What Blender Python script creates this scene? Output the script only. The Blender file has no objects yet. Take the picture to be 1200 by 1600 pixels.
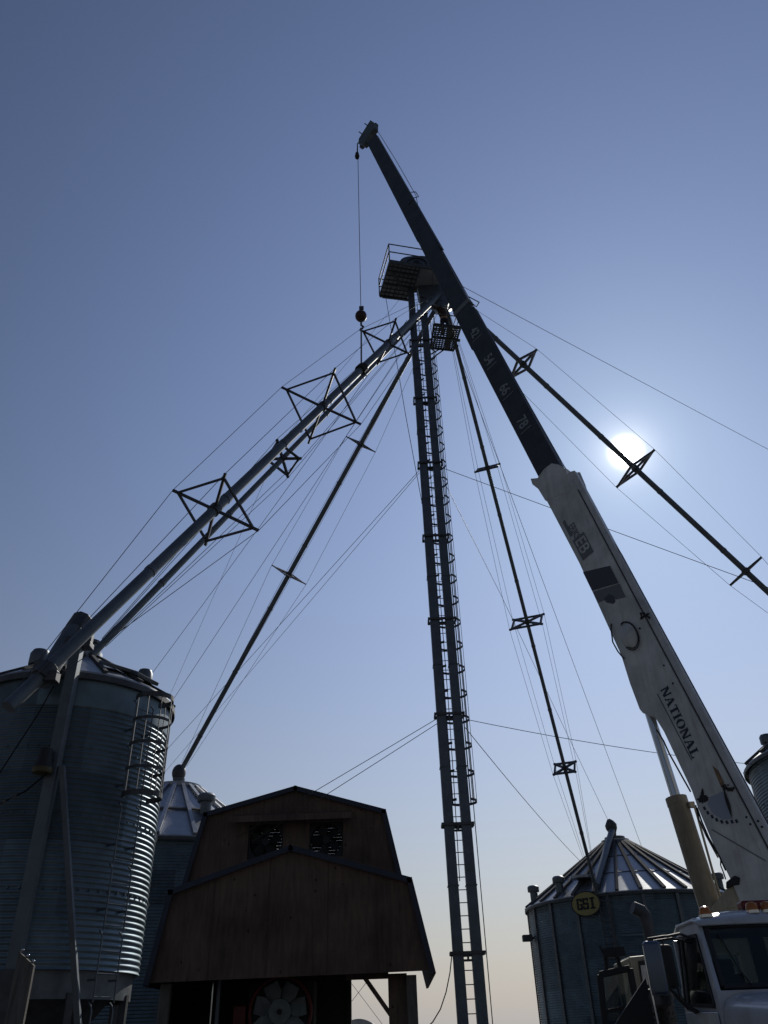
import bpy, bmesh, math, random
from mathutils import Vector as V, Matrix, noise
random.seed(7)
R = math.radians
scene = bpy.context.scene
COL = scene.collection

# ------------------------------------------------------------------ camera
EYE = V((0, 0, 1.6)); F = 1240.0
_dx, _dy = 534 - 600, -1062 - 800
ROLL = math.atan2(_dx, -_dy); PITCH = math.atan(F / math.hypot(_dx, _dy))
_fw = V((0, math.cos(PITCH), math.sin(PITCH))); _uz = V((0, -math.sin(PITCH), math.cos(PITCH))); _rt = V((1, 0, 0))
_c, _s = math.cos(ROLL), math.sin(ROLL)
IMX = _uz * _s + _rt * _c; IMY = _uz * _c - _rt * _s

def ray(px, py): return _fw + IMX * ((px - 600) / F) + IMY * ((800 - py) / F)
def atY(px, py, Y): r = ray(px, py); return EYE + r * (Y / r.y)
def atD(px, py, D): r = ray(px, py); return EYE + r * (D / math.hypot(r.x, r.y))
def atZ(px, py, z): r = ray(px, py); return EYE + r * ((z - EYE.z) / r.z)
def onplane(px, py, p, n): r = ray(px, py); return EYE + r * ((p - EYE).dot(n) / r.dot(n))
def online(S, E, px, py):
    r = ray(px, py); a = E - S; w = S - EYE
    A, B, C, D, G = a.dot(a), a.dot(r), r.dot(r), a.dot(w), r.dot(w)
    return S + a * ((B * G - C * D) / (A * C - B * B))

cam_d = bpy.data.cameras.new('camera'); cam = bpy.data.objects.new('camera', cam_d); COL.objects.link(cam)
M = Matrix((IMX, IMY, -_fw)).transposed().to_4x4(); M.translation = EYE
cam.matrix_world = M
cam_d.sensor_fit = 'VERTICAL'; cam_d.sensor_height = 24; cam_d.sensor_width = 18
cam_d.lens = 24 * F / 1600; cam_d.clip_start = .05; cam_d.clip_end = 6000
scene.camera = cam

# ------------------------------------------------------------------ materials
def mat(name, base, rough=.6, metal=0., var=.0, scale=3., bump=0., bscale=40., alpha=None, stretch=None, col2=None, trans=0., coat=0.):
    m = bpy.data.materials.new(name); m.use_nodes = True
    nt = m.node_tree; b = nt.nodes['Principled BSDF']
    b.inputs['Base Color'].default_value = (*base, 1); b.inputs['Roughness'].default_value = rough
    b.inputs['Metallic'].default_value = metal
    if trans: b.inputs['Transmission Weight'].default_value = trans
    if coat: b.inputs['Coat Weight'].default_value = coat; b.inputs['Coat Roughness'].default_value = .12
    tc = nt.nodes.new('ShaderNodeTexCoord')
    if var > 0 or col2:
        mp = nt.nodes.new('ShaderNodeMapping'); nt.links.new(tc.outputs['Object'], mp.inputs['Vector'])
        if stretch: mp.inputs['Scale'].default_value = stretch
        n = nt.nodes.new('ShaderNodeTexNoise'); n.inputs['Scale'].default_value = scale; n.inputs['Detail'].default_value = 6; n.inputs['Roughness'].default_value = .65
        nt.links.new(mp.outputs[0], n.inputs['Vector'])
        r = nt.nodes.new('ShaderNodeValToRGB')
        c2 = col2 or tuple(x * (1 - var) for x in base); c1 = base if col2 else tuple(min(1, x * (1 + var)) for x in base)
        r.color_ramp.elements[0].position = .32; r.color_ramp.elements[1].position = .68
        r.color_ramp.elements[0].color = (*c2, 1); r.color_ramp.elements[1].color = (*c1, 1)
        nt.links.new(n.outputs['Fac'], r.inputs['Fac']); nt.links.new(r.outputs['Color'], b.inputs['Base Color'])
        mr = nt.nodes.new('ShaderNodeMapRange'); mr.inputs['To Min'].default_value = max(.02, rough - .1); mr.inputs['To Max'].default_value = min(1, rough + .12)
        nt.links.new(n.outputs['Fac'], mr.inputs['Value']); nt.links.new(mr.outputs[0], b.inputs['Roughness'])
    if bump > 0:
        n2 = nt.nodes.new('ShaderNodeTexNoise'); n2.inputs['Scale'].default_value = bscale; n2.inputs['Detail'].default_value = 4
        nt.links.new(tc.outputs['Object'], n2.inputs['Vector'])
        bp = nt.nodes.new('ShaderNodeBump'); bp.inputs['Strength'].default_value = bump; bp.inputs['Distance'].default_value = .02
        nt.links.new(n2.outputs['Fac'], bp.inputs['Height']); nt.links.new(bp.outputs[0], b.inputs['Normal'])
    return m

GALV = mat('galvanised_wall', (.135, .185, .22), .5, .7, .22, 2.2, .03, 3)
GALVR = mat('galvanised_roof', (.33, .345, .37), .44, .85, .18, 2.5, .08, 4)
RIBM = mat('shaded_rib', (.10, .105, .115), .85, .1, .25, 5); RIBM.node_tree.nodes['Principled BSDF'].inputs['Specular IOR Level'].default_value = .2  # dark matt rib colour stands in for the shade on the rib sides
GALVD = mat('galvanised_frame', (.15, .17, .19), .5, .7, .25, 4)
TRUNK = mat('elevator_casing', (.12, .145, .18), .5, .65, .22, 3., .05, 6)
PIPE = mat('spout_pipe', (.15, .175, .20), .58, .7, .2, 2.5)
STEEL = mat('dark_steel', (.085, .09, .10), .55, .6, .3, 5)
RAIL = mat('rail_steel', (.09, .095, .10), .55, .5, .3, 6)
WIRE = mat('wire_rope', (.10, .10, .105), .6, .5)
CABLE = mat('black_cable_jacket', (.012, .012, .013), .95); CABLE.node_tree.nodes['Principled BSDF'].inputs['Specular IOR Level'].default_value = .03
BLACK = mat('black_rubber', (.018, .018, .02), .65)
BOOMD = mat('boom_black_paint', (.040, .047, .062), .6, 0, .35, 2.5, .04, 8)
CREAM = mat('cream_white_paint', (.60, .62, .62), .45, 0, .24, 1.6, .03, 6, coat=.2)
CREAM2 = mat('cream_weathered_paint', (.47, .43, .32), .5, 0, .2, 3, .03, 6)
TAN = mat('tan_barrel_paint', (.30, .26, .19), .45, 0, .22, 4)
CHROME = mat('polished_chrome', (.62, .64, .66), .14, 1.)
CABW = mat('white_cab_paint', (.50, .54, .60), .32, 0, .08, 2, coat=.5)
NAVY = mat('navy_lettering', (.02, .035, .07), .5)
PALE = mat('pale_numbers', (.27, .29, .32), .6)
GREYD = mat('grey_decal', (.20, .20, .21), .5)
DECAL = mat('dark_decal', (.075, .075, .095), .5)
SHADOWD = mat('faded_decal', (.16, .17, .19), .55)  # even grey for sticker print, lower warning block and one end band
RUST = mat('rusty_grease', (.22, .14, .08), .7, 0, .5, 8)
AMBER = mat('amber_lens', (.50, .17, .04), .18, 0, trans=.25)
REDL = mat('red_lens', (.16, .008, .006), .35)
YELLOW = mat('sign_yellow', (.34, .29, .11), .5, 0, .12, 6)
TRIM = mat('blue_metal_trim', (.03, .035, .06), .45, .3, .2, 4)
ROOFM = mat('dark_roof_sheet', (.045, .05, .065), .9, 0, .2, 3); ROOFM.node_tree.nodes['Principled BSDF'].inputs['Specular IOR Level'].default_value = .08
POST = mat('weathered_post', (.13, .12, .11), .85, 0, .35, 5, .3, 20, stretch=(4, 4, .4))
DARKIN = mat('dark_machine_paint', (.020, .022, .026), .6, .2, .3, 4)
REDP = mat('red_machine_paint', (.14, .018, .02), .5, 0, .3, 4)
BLADE = mat('dusty_blade', (.22, .25, .27), .7, .2, .2, 6)
LENSY = mat('dusty_yellow_lens', (.07, .055, .02), .5)
GLASS = mat('tinted_glass', (.40, .47, .45), .03, 0, trans=1.); 
MIRROR = mat('mirror_glass', (.62, .70, .72), .04, 1.)
SKIN = mat('skin', (.42, .24, .16), .55)
JACKET = mat('brown_work_jacket', (.045, .026, .02), .85, 0, .3, 12)
JEANS = mat('dark_work_trousers', (.022, .024, .035), .85, 0, .3, 14)
CAPM = mat('dark_cap', (.03, .02, .02), .8)
SEAT = mat('cab_upholstery', (.05, .05, .055), .8)
SHED = mat('pale_arched_steel', (.55, .53, .50), .5, .2, .2, 3)

def grime(m, col, sc=(7, 7, .6), lo=.36, hi=.62, amt=.55):
    nt = m.node_tree; N = nt.nodes.new; L = nt.links.new; b = nt.nodes['Principled BSDF']; src = b.inputs['Base Color'].links[0].from_socket
    tc = N('ShaderNodeTexCoord'); mp = N('ShaderNodeMapping'); mp.inputs['Scale'].default_value = sc; L(tc.outputs['Object'], mp.inputs['Vector'])
    n = N('ShaderNodeTexNoise'); n.inputs['Scale'].default_value = 1.3; n.inputs['Detail'].default_value = 8; n.inputs['Roughness'].default_value = .7; L(mp.outputs[0], n.inputs['Vector'])
    r = N('ShaderNodeValToRGB'); r.color_ramp.elements[0].position = lo; r.color_ramp.elements[1].position = hi
    r.color_ramp.elements[0].color = (amt, amt, amt, 1); r.color_ramp.elements[1].color = (0, 0, 0, 1); L(n.outputs['Fac'], r.inputs['Fac'])
    mx = N('ShaderNodeMix'); mx.data_type = 'RGBA'; L(r.outputs['Color'], mx.inputs[0]); L(src, mx.inputs[6]); mx.inputs[7].default_value = (*col, 1)
    L(mx.outputs[2], b.inputs['Base Color'])
grime(CREAM, (.30, .28, .25), (7, 7, .5), .34, .54, .38); grime(CREAM2, (.20, .17, .13)); grime(CABW, (.30, .29, .27), (3, 3, 1.2), .36, .56, .4); grime(TAN, (.14, .11, .08))
def sheet_wall(name, c, n, rowh):
    m = GALV.copy(); m.name = name; nt = m.node_tree; N = nt.nodes.new; L = nt.links.new; b = nt.nodes['Principled BSDF']; src = b.inputs['Base Color'].links[0].from_socket
    tc = N('ShaderNodeTexCoord'); sp = N('ShaderNodeSeparateXYZ'); L(tc.outputs['Object'], sp.inputs[0])
    def mm(op, a, bb=None):
        q = N('ShaderNodeMath'); q.operation = op
        for i, x in enumerate((a, bb)):
            if x is None: continue
            if isinstance(x, (int, float)): q.inputs[i].default_value = x
            else: L(x, q.inputs[i])
        return q.outputs[0]
    row = mm('FLOOR', mm('DIVIDE', sp.outputs[2], rowh))
    ang = mm('MULTIPLY', mm('ARCTAN2', mm('SUBTRACT', sp.outputs[0], c.x), mm('SUBTRACT', sp.outputs[1], c.y)), n / (2 * math.pi))
    cell = mm('FLOOR', mm('ADD', ang, mm('MULTIPLY', row, .5)))
    cb = N('ShaderNodeCombineXYZ'); L(cell, cb.inputs[0]); L(row, cb.inputs[1])
    wn = N('ShaderNodeTexWhiteNoise'); wn.noise_dimensions = '2D'; L(cb.outputs[0], wn.inputs['Vector'])
    mr = N('ShaderNodeMapRange'); mr.inputs['To Min'].default_value = .72; mr.inputs['To Max'].default_value = 1.28; L(wn.outputs['Value'], mr.inputs['Value'])
    cc = N('ShaderNodeCombineColor')
    for i in range(3): L(mr.outputs[0], cc.inputs[i])
    mx = N('ShaderNodeMix'); mx.data_type = 'RGBA'; mx.blend_type = 'MULTIPLY'; mx.inputs[0].default_value = 1; L(src, mx.inputs[6]); L(cc.outputs[0], mx.inputs[7]); L(mx.outputs[2], b.inputs['Base Color'])
    return m
def wood_mat():
    m = bpy.data.materials.new('brown_plywood'); m.use_nodes = True; nt = m.node_tree; b = nt.nodes['Principled BSDF']
    N = nt.nodes.new; L = nt.links.new
    tc = N('ShaderNodeTexCoord'); mp = N('ShaderNodeMapping'); mp.inputs['Scale'].default_value = (5, 5, .55)
    L(tc.outputs['Object'], mp.inputs['Vector'])
    n = N('ShaderNodeTexNoise'); n.inputs['Scale'].default_value = 2.4; n.inputs['Detail'].default_value = 9; n.inputs['Distortion'].default_value = .6
    L(mp.outputs[0], n.inputs['Vector'])
    r = N('ShaderNodeValToRGB'); r.color_ramp.elements[0].position = .25; r.color_ramp.elements[1].position = .75
    r.color_ramp.elements[0].color = (.085, .060, .050, 1); r.color_ramp.elements[1].color = (.17, .118, .096, 1)
    L(n.outputs['Fac'], r.inputs['Fac'])
    # knots
    vo = N('ShaderNodeTexVoronoi'); vo.inputs['Scale'].default_value = 3.1
    mp2 = N('ShaderNodeMapping'); mp2.inputs['Scale'].default_value = (1, 1, .8); L(tc.outputs['Object'], mp2.inputs['Vector']); L(mp2.outputs[0], vo.inputs['Vector'])
    k = N('ShaderNodeValToRGB'); k.color_ramp.elements[0].position = .05; k.color_ramp.elements[1].position = .12
    k.color_ramp.elements[0].color = (.25, .22, .2, 1); k.color_ramp.elements[1].color = (1, 1, 1, 1)
    L(vo.outputs['Distance'], k.inputs['Fac'])
    mx = N('ShaderNodeMix'); mx.data_type = 'RGBA'; mx.blend_type = 'MULTIPLY'; mx.inputs[0].default_value = 1
    L(r.outputs['Color'], mx.inputs[6]); L(k.outputs['Color'], mx.inputs[7])
    # large stains
    n3 = N('ShaderNodeTexNoise'); n3.inputs['Scale'].default_value = .9; n3.inputs['Detail'].default_value = 5; L(tc.outputs['Object'], n3.inputs['Vector'])
    s = N('ShaderNodeValToRGB'); s.color_ramp.elements[0].position = .35; s.color_ramp.elements[1].position = .6
    s.color_ramp.elements[0].color = (.62, .6, .6, 1); s.color_ramp.elements[1].color = (1.1, 1.05, 1, 1); L(n3.outputs['Fac'], s.inputs['Fac'])
    mx2 = N('ShaderNodeMix'); mx2.data_type = 'RGBA'; mx2.blend_type = 'MULTIPLY'; mx2.inputs[0].default_value = 1
    L(mx.outputs[2], mx2.inputs[6]); L(s.outputs['Color'], mx2.inputs[7]); L(mx2.outputs[2], b.inputs['Base Color'])
    b.inputs['Roughness'].default_value = .8
    bp = N('ShaderNodeBump'); bp.inputs['Strength'].default_value = .3; bp.inputs['Distance'].default_value = .01
    L(n.outputs['Fac'], bp.inputs['Height']); L(bp.outputs[0], b.inputs['Normal'])
    return m
WOOD = wood_mat()

# ------------------------------------------------------------------ mesh helpers
class MB:
    def __init__(s): s.v = []; s.f = []
    def add(s, vs, fs):
        o = len(s.v); s.v += [tuple(x) for x in vs]; s.f += [tuple(i + o for i in f) for f in fs]; return s
    def box(s, c, d, rot=None):
        c = V(c); x, y, z = d[0] / 2, d[1] / 2, d[2] / 2
        vs = [V((a, b, e)) for a in (-x, x) for b in (-y, y) for e in (-z, z)]
        if rot is not None: vs = [rot @ q for q in vs]
        return s.add([q + c for q in vs], [(0, 1, 3, 2), (4, 6, 7, 5), (0, 4, 5, 1), (2, 3, 7, 6), (0, 2, 6, 4), (1, 5, 7, 3)])
    def bar(s, p, q, w, h=None, up=V((0, 0, 1))):
        p, q = V(p), V(q); h = h or w; a = (q - p).normalized()
        u = a.cross(up)
        if u.length < 1e-4: u = a.cross(V((1, 0, 0)))
        u.normalize(); t = u.cross(a).normalized(); vs = []
        for e in (p, q):
            for i, j in ((-1, -1), (1, -1), (1, 1), (-1, 1)): vs.append(e + u * (i * w / 2) + t * (j * h / 2))
        return s.add(vs, [(0, 1, 2, 3), (7, 6, 5, 4), (0, 4, 5, 1), (1, 5, 6, 2), (2, 6, 7, 3), (3, 7, 4, 0)])
    def tube(s, p, q, r0, r1=None, n=12, caps=True):
        p, q = V(p), V(q); r1 = r0 if r1 is None else r1; a = (q - p).normalized()
        u = a.orthogonal().normalized(); t = a.cross(u)
        vs = []
        for e, r in ((p, r0), (q, r1)):
            for i in range(n):
                g = 2 * math.pi * i / n; vs.append(e + u * (r * math.cos(g)) + t * (r * math.sin(g)))
        fs = [(i, (i + 1) % n, n + (i + 1) % n, n + i) for i in range(n)]
        if caps: fs += [tuple(range(n - 1, -1, -1)), tuple(range(n, 2 * n))]
        return s.add(vs, fs)
    def path(s, pts, r, n=8, close=False):
        pts = [V(p) for p in pts]; rings = []; m = len(pts); u = None
        for i, p in enumerate(pts):
            if close: a = (pts[(i + 1) % m] - pts[i - 1]).normalized()
            else: a = (pts[min(i + 1, m - 1)] - pts[max(i - 1, 0)]).normalized()
            u = a.orthogonal().normalized() if u is None else (u - a * u.dot(a)).normalized()
            t = a.cross(u); rr = r[i] if isinstance(r, (list, tuple)) else r
            rings.append([p + u * (rr * math.cos(2 * math.pi * k / n)) + t * (rr * math.sin(2 * math.pi * k / n)) for k in range(n)])
        vs = [q for g in rings for q in g]; fs = []
        for i in range(m if close else m - 1):
            j = (i + 1) % m
            for k in range(n): fs.append((i * n + k, i * n + (k + 1) % n, j * n + (k + 1) % n, j * n + k))
        if not close: fs += [tuple(range(n - 1, -1, -1)), tuple((m - 1) * n + k for k in range(n))]
        return s.add(vs, fs)
    def lathe(s, prof, c=(0, 0, 0), n=48, caps=False):
        c = V(c); m = len(prof); vs = []
        for r, z in prof:
            for k in range(n): g = 2 * math.pi * k / n; vs.append(c + V((r * math.sin(g), r * math.cos(g), z)))
        fs = [(i * n + k, (i + 1) * n + k, (i + 1) * n + (k + 1) % n, i * n + (k + 1) % n) for i in range(m - 1) for k in range(n)]
        if caps: fs += [tuple(range(n)), tuple(reversed(range((m - 1) * n, m * n)))]
        return s.add(vs, fs)
    def prism(s, pts, d):
        """extrude a planar outline (list of 3-D points) by vector d"""
        n = len(pts); d = V(d); vs = [V(p) for p in pts] + [V(p) + d for p in pts]
        return s.add(vs, [tuple(range(n)), tuple(reversed(range(n, 2 * n)))] + [(i, n + i, n + (i + 1) % n, (i + 1) % n) for i in range(n)])
    def ball(s, c, r, n=16, m=10, sz=1.):
        return s.lathe([(max(1e-4, r * math.sin(math.pi * i / m)), -r * sz * math.cos(math.pi * i / m)) for i in range(m + 1)], c, n)
    def ring(s, c, ax, R0, r, n=32, k=6):
        ax = V(ax).normalized(); u = ax.orthogonal().normalized(); t = ax.cross(u)
        return s.path([V(c) + u * (R0 * math.cos(2 * math.pi * i / n)) + t * (R0 * math.sin(2 * math.pi * i / n)) for i in range(n)], r, k, True)

def link(o, parent=None):
    COL.objects.link(o)
    if parent is not None: o.parent = parent; o.matrix_parent_inverse = parent.matrix_world.inverted()
    return o
def build(name, mb, m, parent=None, smooth=True, bevel=0., seg=2, angle=40):
    me = bpy.data.meshes.new(name); me.from_pydata([tuple(v) for v in mb.v], [], mb.f)
    bm = bmesh.new(); bm.from_mesh(me); bmesh.ops.recalc_face_normals(bm, faces=bm.faces)
    if bevel > 0:
        bmesh.ops.remove_doubles(bm, verts=bm.verts, dist=1e-5)
        ed = [e for e in bm.edges if len(e.link_faces) == 2 and e.calc_face_angle(0) > R(25)]
        bmesh.ops.bevel(bm, geom=ed, offset=bevel, segments=seg, profile=.5, affect='EDGES', clamp_overlap=True)
    bm.to_mesh(me); bm.free()
    me.materials.append(m)
    if smooth:
        for p in me.polygons: p.use_smooth = True
        try: me.set_sharp_from_angle(angle=R(angle))
        except Exception: pass
    return link(bpy.data.objects.new(name, me), parent)
def tag(o, label, cat, group=None, kind=None):
    o['label'] = label; o['category'] = cat
    if group: o['group'] = group
    if kind: o['kind'] = kind
    return o
def thing(name, label, cat, loc=(0, 0, 0), group=None):
    o = bpy.data.objects.new(name, None); o.location = loc; o.empty_display_size = .2; COL.objects.link(o)
    bpy.context.view_layer.update()
    return tag(o, label, cat, group)

# ------------------------------------------------------------------ world, sun
SUN = ray(978, 706).normalized()
SUN_EL = math.asin(SUN.z); SUN_AZ = math.atan2(SUN.x, SUN.y)
w = bpy.data.worlds.new('World'); scene.world = w; w.use_nodes = True
nt = w.node_tree; N = nt.nodes.new; L = nt.links.new; bg = nt.nodes['Background']
sky = N('ShaderNodeTexSky'); sky.sky_type = 'NISHITA'; sky.sun_disc = False
sky.sun_elevation = SUN_EL; sky.sun_rotation = SUN_AZ; sky.altitude = 200
sky.air_density = 1.5; sky.dust_density = .3; sky.ozone_density = 4
tc = N('ShaderNodeTexCoord')
dot = N('ShaderNodeVectorMath'); dot.operation = 'DOT_PRODUCT'; dot.inputs[1].default_value = SUN
L(tc.outputs['Generated'], dot.inputs[0])
def math_node(op, a, b=None):
    n = N('ShaderNodeMath'); n.operation = op
    for i, x in enumerate((a, b)):
        if x is None: continue
        if isinstance(x, (int, float)): n.inputs[i].default_value = x
        else: L(x, n.inputs[i])
    return n.outputs[0]
one = math_node('SUBTRACT', 1.0, dot.outputs['Value'])
th = math_node('SQRT', math_node('MULTIPLY', math_node('MAXIMUM', one, 0.), 2.))      # angle from the sun, radians
def aur(A, sig): return math_node('MULTIPLY', A, math_node('EXPONENT', math_node('MULTIPLY', th, -1. / sig)))
def exp_of(x): return math_node('EXPONENT', x)
def ratio(x, k): return math_node('MULTIPLY', x, k)
def rgbmul(fac_a, col_b):
    n = N('ShaderNodeMix'); n.data_type = 'RGBA'; n.blend_type = 'MULTIPLY'; n.inputs[0].default_value = 1
    for i, q in ((6, fac_a), (7, col_b)):
        if isinstance(q, tuple): n.inputs[i].default_value = (*q, 1)
        else: L(q, n.inputs[i])
    return n.outputs[2]
def grey(x):
    n = N('ShaderNodeCombineColor')
    for i in range(3): L(x, n.inputs[i])
    return n.outputs[0]
fall = math_node('ADD', .24, math_node('MULTIPLY', .78, exp_of(ratio(math_node('MULTIPLY', th, th), -1 / .92 ** 2))))                     # added sky dimming away from the sun, lowers fill on shaded sides
sepv = N('ShaderNodeSeparateXYZ'); L(tc.outputs['Generated'], sepv.inputs[0])
hzf = exp_of(ratio(math_node('MAXIMUM', sepv.outputs[2], 0.), -1 / .17))                  # dusty horizon band
hmix = N('ShaderNodeMix'); hmix.data_type = 'RGBA'; L(hzf, hmix.inputs[0])
nearf = exp_of(ratio(math_node('MULTIPLY', th, th), -1 / .30 ** 2))
tmix = N('ShaderNodeMix'); tmix.data_type = 'RGBA'; L(nearf, tmix.inputs[0]); tmix.inputs[6].default_value = (1.04, .89, .935, 1); tmix.inputs[7].default_value = (.665, .76, .85, 1)
L(rgbmul(sky.outputs[0], tmix.outputs[2]), hmix.inputs[6]); hmix.inputs[7].default_value = (6.2, 6.15, 6.1, 1)
base = rgbmul(hmix.outputs[2], grey(fall))
core = math_node('MULTIPLY', 600., exp_of(ratio(math_node('MULTIPLY', th, th), -1. / .0090 ** 2)))
glow = math_node('ADD', core, math_node('ADD', aur(11.6, .017), aur(1.2, .07)))
gcol = rgbmul(grey(glow), (1., .97, .95))
add = N('ShaderNodeMix'); add.data_type = 'RGBA'; add.blend_type = 'ADD'; add.inputs[0].default_value = 1
L(base, add.inputs[6]); L(gcol, add.inputs[7])
L(add.outputs[2], bg.inputs['Color']); bg.inputs['Strength'].default_value = .10
sd = bpy.data.lights.new('sun', 'SUN'); sd.energy = 3.0; sd.angle = R(.5); sd.color = (1, .94, .84)
so = bpy.data.objects.new('sun', sd); COL.objects.link(so); so.rotation_euler = SUN.to_track_quat('Z', 'Y').to_euler(); so.location = (0, 0, 60)
vs = scene.view_settings; vs.view_transform = 'Standard'; vs.look = 'None'; vs.exposure = 0; vs.gamma = 1
scene.cycles.max_bounces = 8; scene.cycles.sample_clamp_indirect = 6

# ------------------------------------------------------------------ ground
g = MB(); g.add([(-900, -900, 0), (900, -900, 0), (900, 1500, 0), (-900, 1500, 0)], [(0, 1, 2, 3)])
go = build('ground', g, mat('packed_gravel', (.080, .080, .078), .9, 0, .35, .6, .4, 30), None, False)
go['kind'] = 'structure'

# ------------------------------------------------------------------ grain bins
def bin_ring(c, R0, z): return lambda a: V((c.x + R0 * math.sin(a), c.y + R0 * math.cos(a), z))
def make_bin(label, c, R0, z0, ze, za, pitch=.1, ribs=24, stiff=0, smooth_top=0., peak=.35, rib_h=.06, seg=112, rib_w=.10, overhang=.1, ribm=None):
    t = thing('grain_bin', label, 'grain bin', (c.x, c.y, 0), 'galvanised grain bins')
    amp = pitch * .13; n = int((ze - smooth_top - z0) / pitch); prof = []
    for i in range(n * 6 + 1):
        prof.append((R0 + amp * math.cos(2 * math.pi * i / 6), z0 + (ze - smooth_top - z0) * i / (n * 6)))
    if smooth_top: prof += [(R0 + .012, ze - smooth_top + .01), (R0 + .012, ze)]
    wb = MB().lathe(prof, c, seg)
    for k in range(1, int((ze - z0) / 1.12)):     # sheet lap bolts
        zz = z0 + k * 1.12
        if zz > ze - smooth_top: break
        for j in range(seg // 2):
            a = 2 * math.pi * j / (seg // 2); p = V((c.x + (R0 + amp) * math.sin(a), c.y + (R0 + amp) * math.cos(a), zz)); wb.box(p, (.03, .03, .03))
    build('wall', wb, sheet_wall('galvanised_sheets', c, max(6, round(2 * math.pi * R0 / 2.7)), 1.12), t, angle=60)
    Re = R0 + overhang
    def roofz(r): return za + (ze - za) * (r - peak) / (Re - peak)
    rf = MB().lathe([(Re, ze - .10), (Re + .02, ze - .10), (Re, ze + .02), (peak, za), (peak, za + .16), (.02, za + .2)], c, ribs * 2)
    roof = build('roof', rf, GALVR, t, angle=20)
    rb = MB()
    for k in range(ribs):
        a = 2 * math.pi * (k + .5) / ribs; d = V((math.sin(a), math.cos(a), 0)); p = V((c.x, c.y, 0)) + d * (Re + .02); q = V((c.x, c.y, 0)) + d * (peak + .05)
        p.z = ze + .02 + rib_h / 2; q.z = roofz(peak + .05) + .02 + rib_h / 2
        rb.bar(p, q, rib_w, rib_h)
    build('roof_rib', rb, ribm or RIBM, roof, False)
    er = MB()
    for zz in (ze - .08,): er.lathe([(Re - .005, zz - .06), (Re + .035, zz - .06), (Re + .035, zz + .05), (Re - .005, zz + .05)], c, seg)
    build('eave_ring', er, STEEL, t)
    if stiff:
        sb = MB()
        for k in range(stiff):
            a = 2 * math.pi * (k + .3) / stiff; p = bin_ring(c, R0 + amp + .035, z0)(a); q = V((p.x, p.y, ze - .15))
            sb.bar(p, q, .16, .07, V((math.sin(a), math.cos(a), 0)))
        build('stiffener', sb, GALVD, t, False)
    return t, roof, roofz
def add_vent(t, c, roofz, rr, a, h=.55, r=.16):
    p = V((c.x + rr * math.sin(a), c.y + rr * math.cos(a), roofz(rr) - .05))
    vb = MB().lathe([(r, 0), (r, h), (r * 1.5, h), (r * 1.55, h + .03), (r * 1.55, h + .22), (r * 1.2, h + .30), (.01, h + .34)], p, 20, True)
    return build('roof_vent', vb, GALVD, t)
def add_filler(t, c, z, r=.3, h=.35):
    return build('fill_collar', MB().lathe([(r, 0), (r, h), (r * 1.15, h), (r * 1.15, h + .06), (.02, h + .08)], V((c.x, c.y, z)), 24, True), GALVD, t)

# --- near left hopper bin
S1 = V((16.5 * math.sin(-.3896), 16.5 * math.cos(-.3896), 0)); kS = 16.5 / 17.5
s1R = 1.93 * kS * 1.0; s1ze = 1.6 + (7.70 - 1.6) * kS; s1zb = 1.6 + (2.71 - 1.6) * kS; s1za = 1.6 + (8.72 - 1.6) * kS
bin1, roof1, rz1 = make_bin('nearest corrugated hopper bin with a caged ladder and a smooth top band', S1, s1R, s1zb, s1ze, s1za, .088, 16, 0, .62, .3, .05, 128, .07, .05)
add_filler(bin1, S1, s1za + .05, .22, .3)
aS1 = math.atan2(-S1.x, -S1.y)     # angle that faces the camera
def phi_at(px): # angle on bin 1 whose wall shows at this column (at y ~1300)
    best = None
    for i in range(-180, 181):
        a = aS1 + i * .01
        p = V((S1.x + s1R * math.sin(a), S1.y + s1R * math.cos(a), 4.5)); v = p - EYE; z = v.dot(_fw)
        x = 600 + F * v.dot(IMX) / z
        if best is None or abs(x - px) < best[0]: best = (abs(x - px), a)
    return best[1]
for px_, py_, rr in ((62, 1050, 1.25), (208, 1070, 1.2)):
    a = math.atan2(atD(px_, py_, 16.0).x - S1.x, atD(px_, py_, 15.2 if px_ < 100 else 16.6).y - S1.y); add_vent(bin1, S1, rz1, rr, a, .06 if px_ < 100 else .24, .12 if px_ < 100 else .105)
# open hatches on the roof
hb = MB()
for px_, py_, rr in ((150, 1068, 1.35), (190, 1078, 1.5)):
    a = phi_at(px_ + 12); d = V((math.sin(a), math.cos(a), 0)); p = V((S1.x, S1.y, rz1(rr) + .10)) + d * rr
    ro = Matrix.Rotation(-a, 3, 'Z') @ Matrix.Rotation(R(-24), 3, 'X'); hb.box(p, (.62, .46, .07), ro)
build('roof_hatch', hb, GALVD, roof1, False, .01)
# skirt ring, cone, legs
sk = MB().lathe([(s1R * .93, s1zb - .38), (s1R * .95, s1zb - .38), (s1R * .95, s1zb + .03), (s1R * .93, s1zb + .03)], S1, 64)
build('skirt_ring', sk, GALVD, bin1)
cn = MB().lathe([(s1R * .90, s1zb - .05), (.22, .85), (.22, .55)], S1, 48); build('hopper_cone', cn, STEEL, bin1)
for k in range(8):
    a = aS1 + R(22 + 45 * k); p = V((S1.x + s1R * .93 * math.sin(a), S1.y + s1R * .93 * math.cos(a), 0))
    build('leg', MB().bar(p, p + V((0, 0, s1zb - .3)), .12, .12, V((math.sin(a), math.cos(a), 0))), STEEL, bin1, False)
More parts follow.
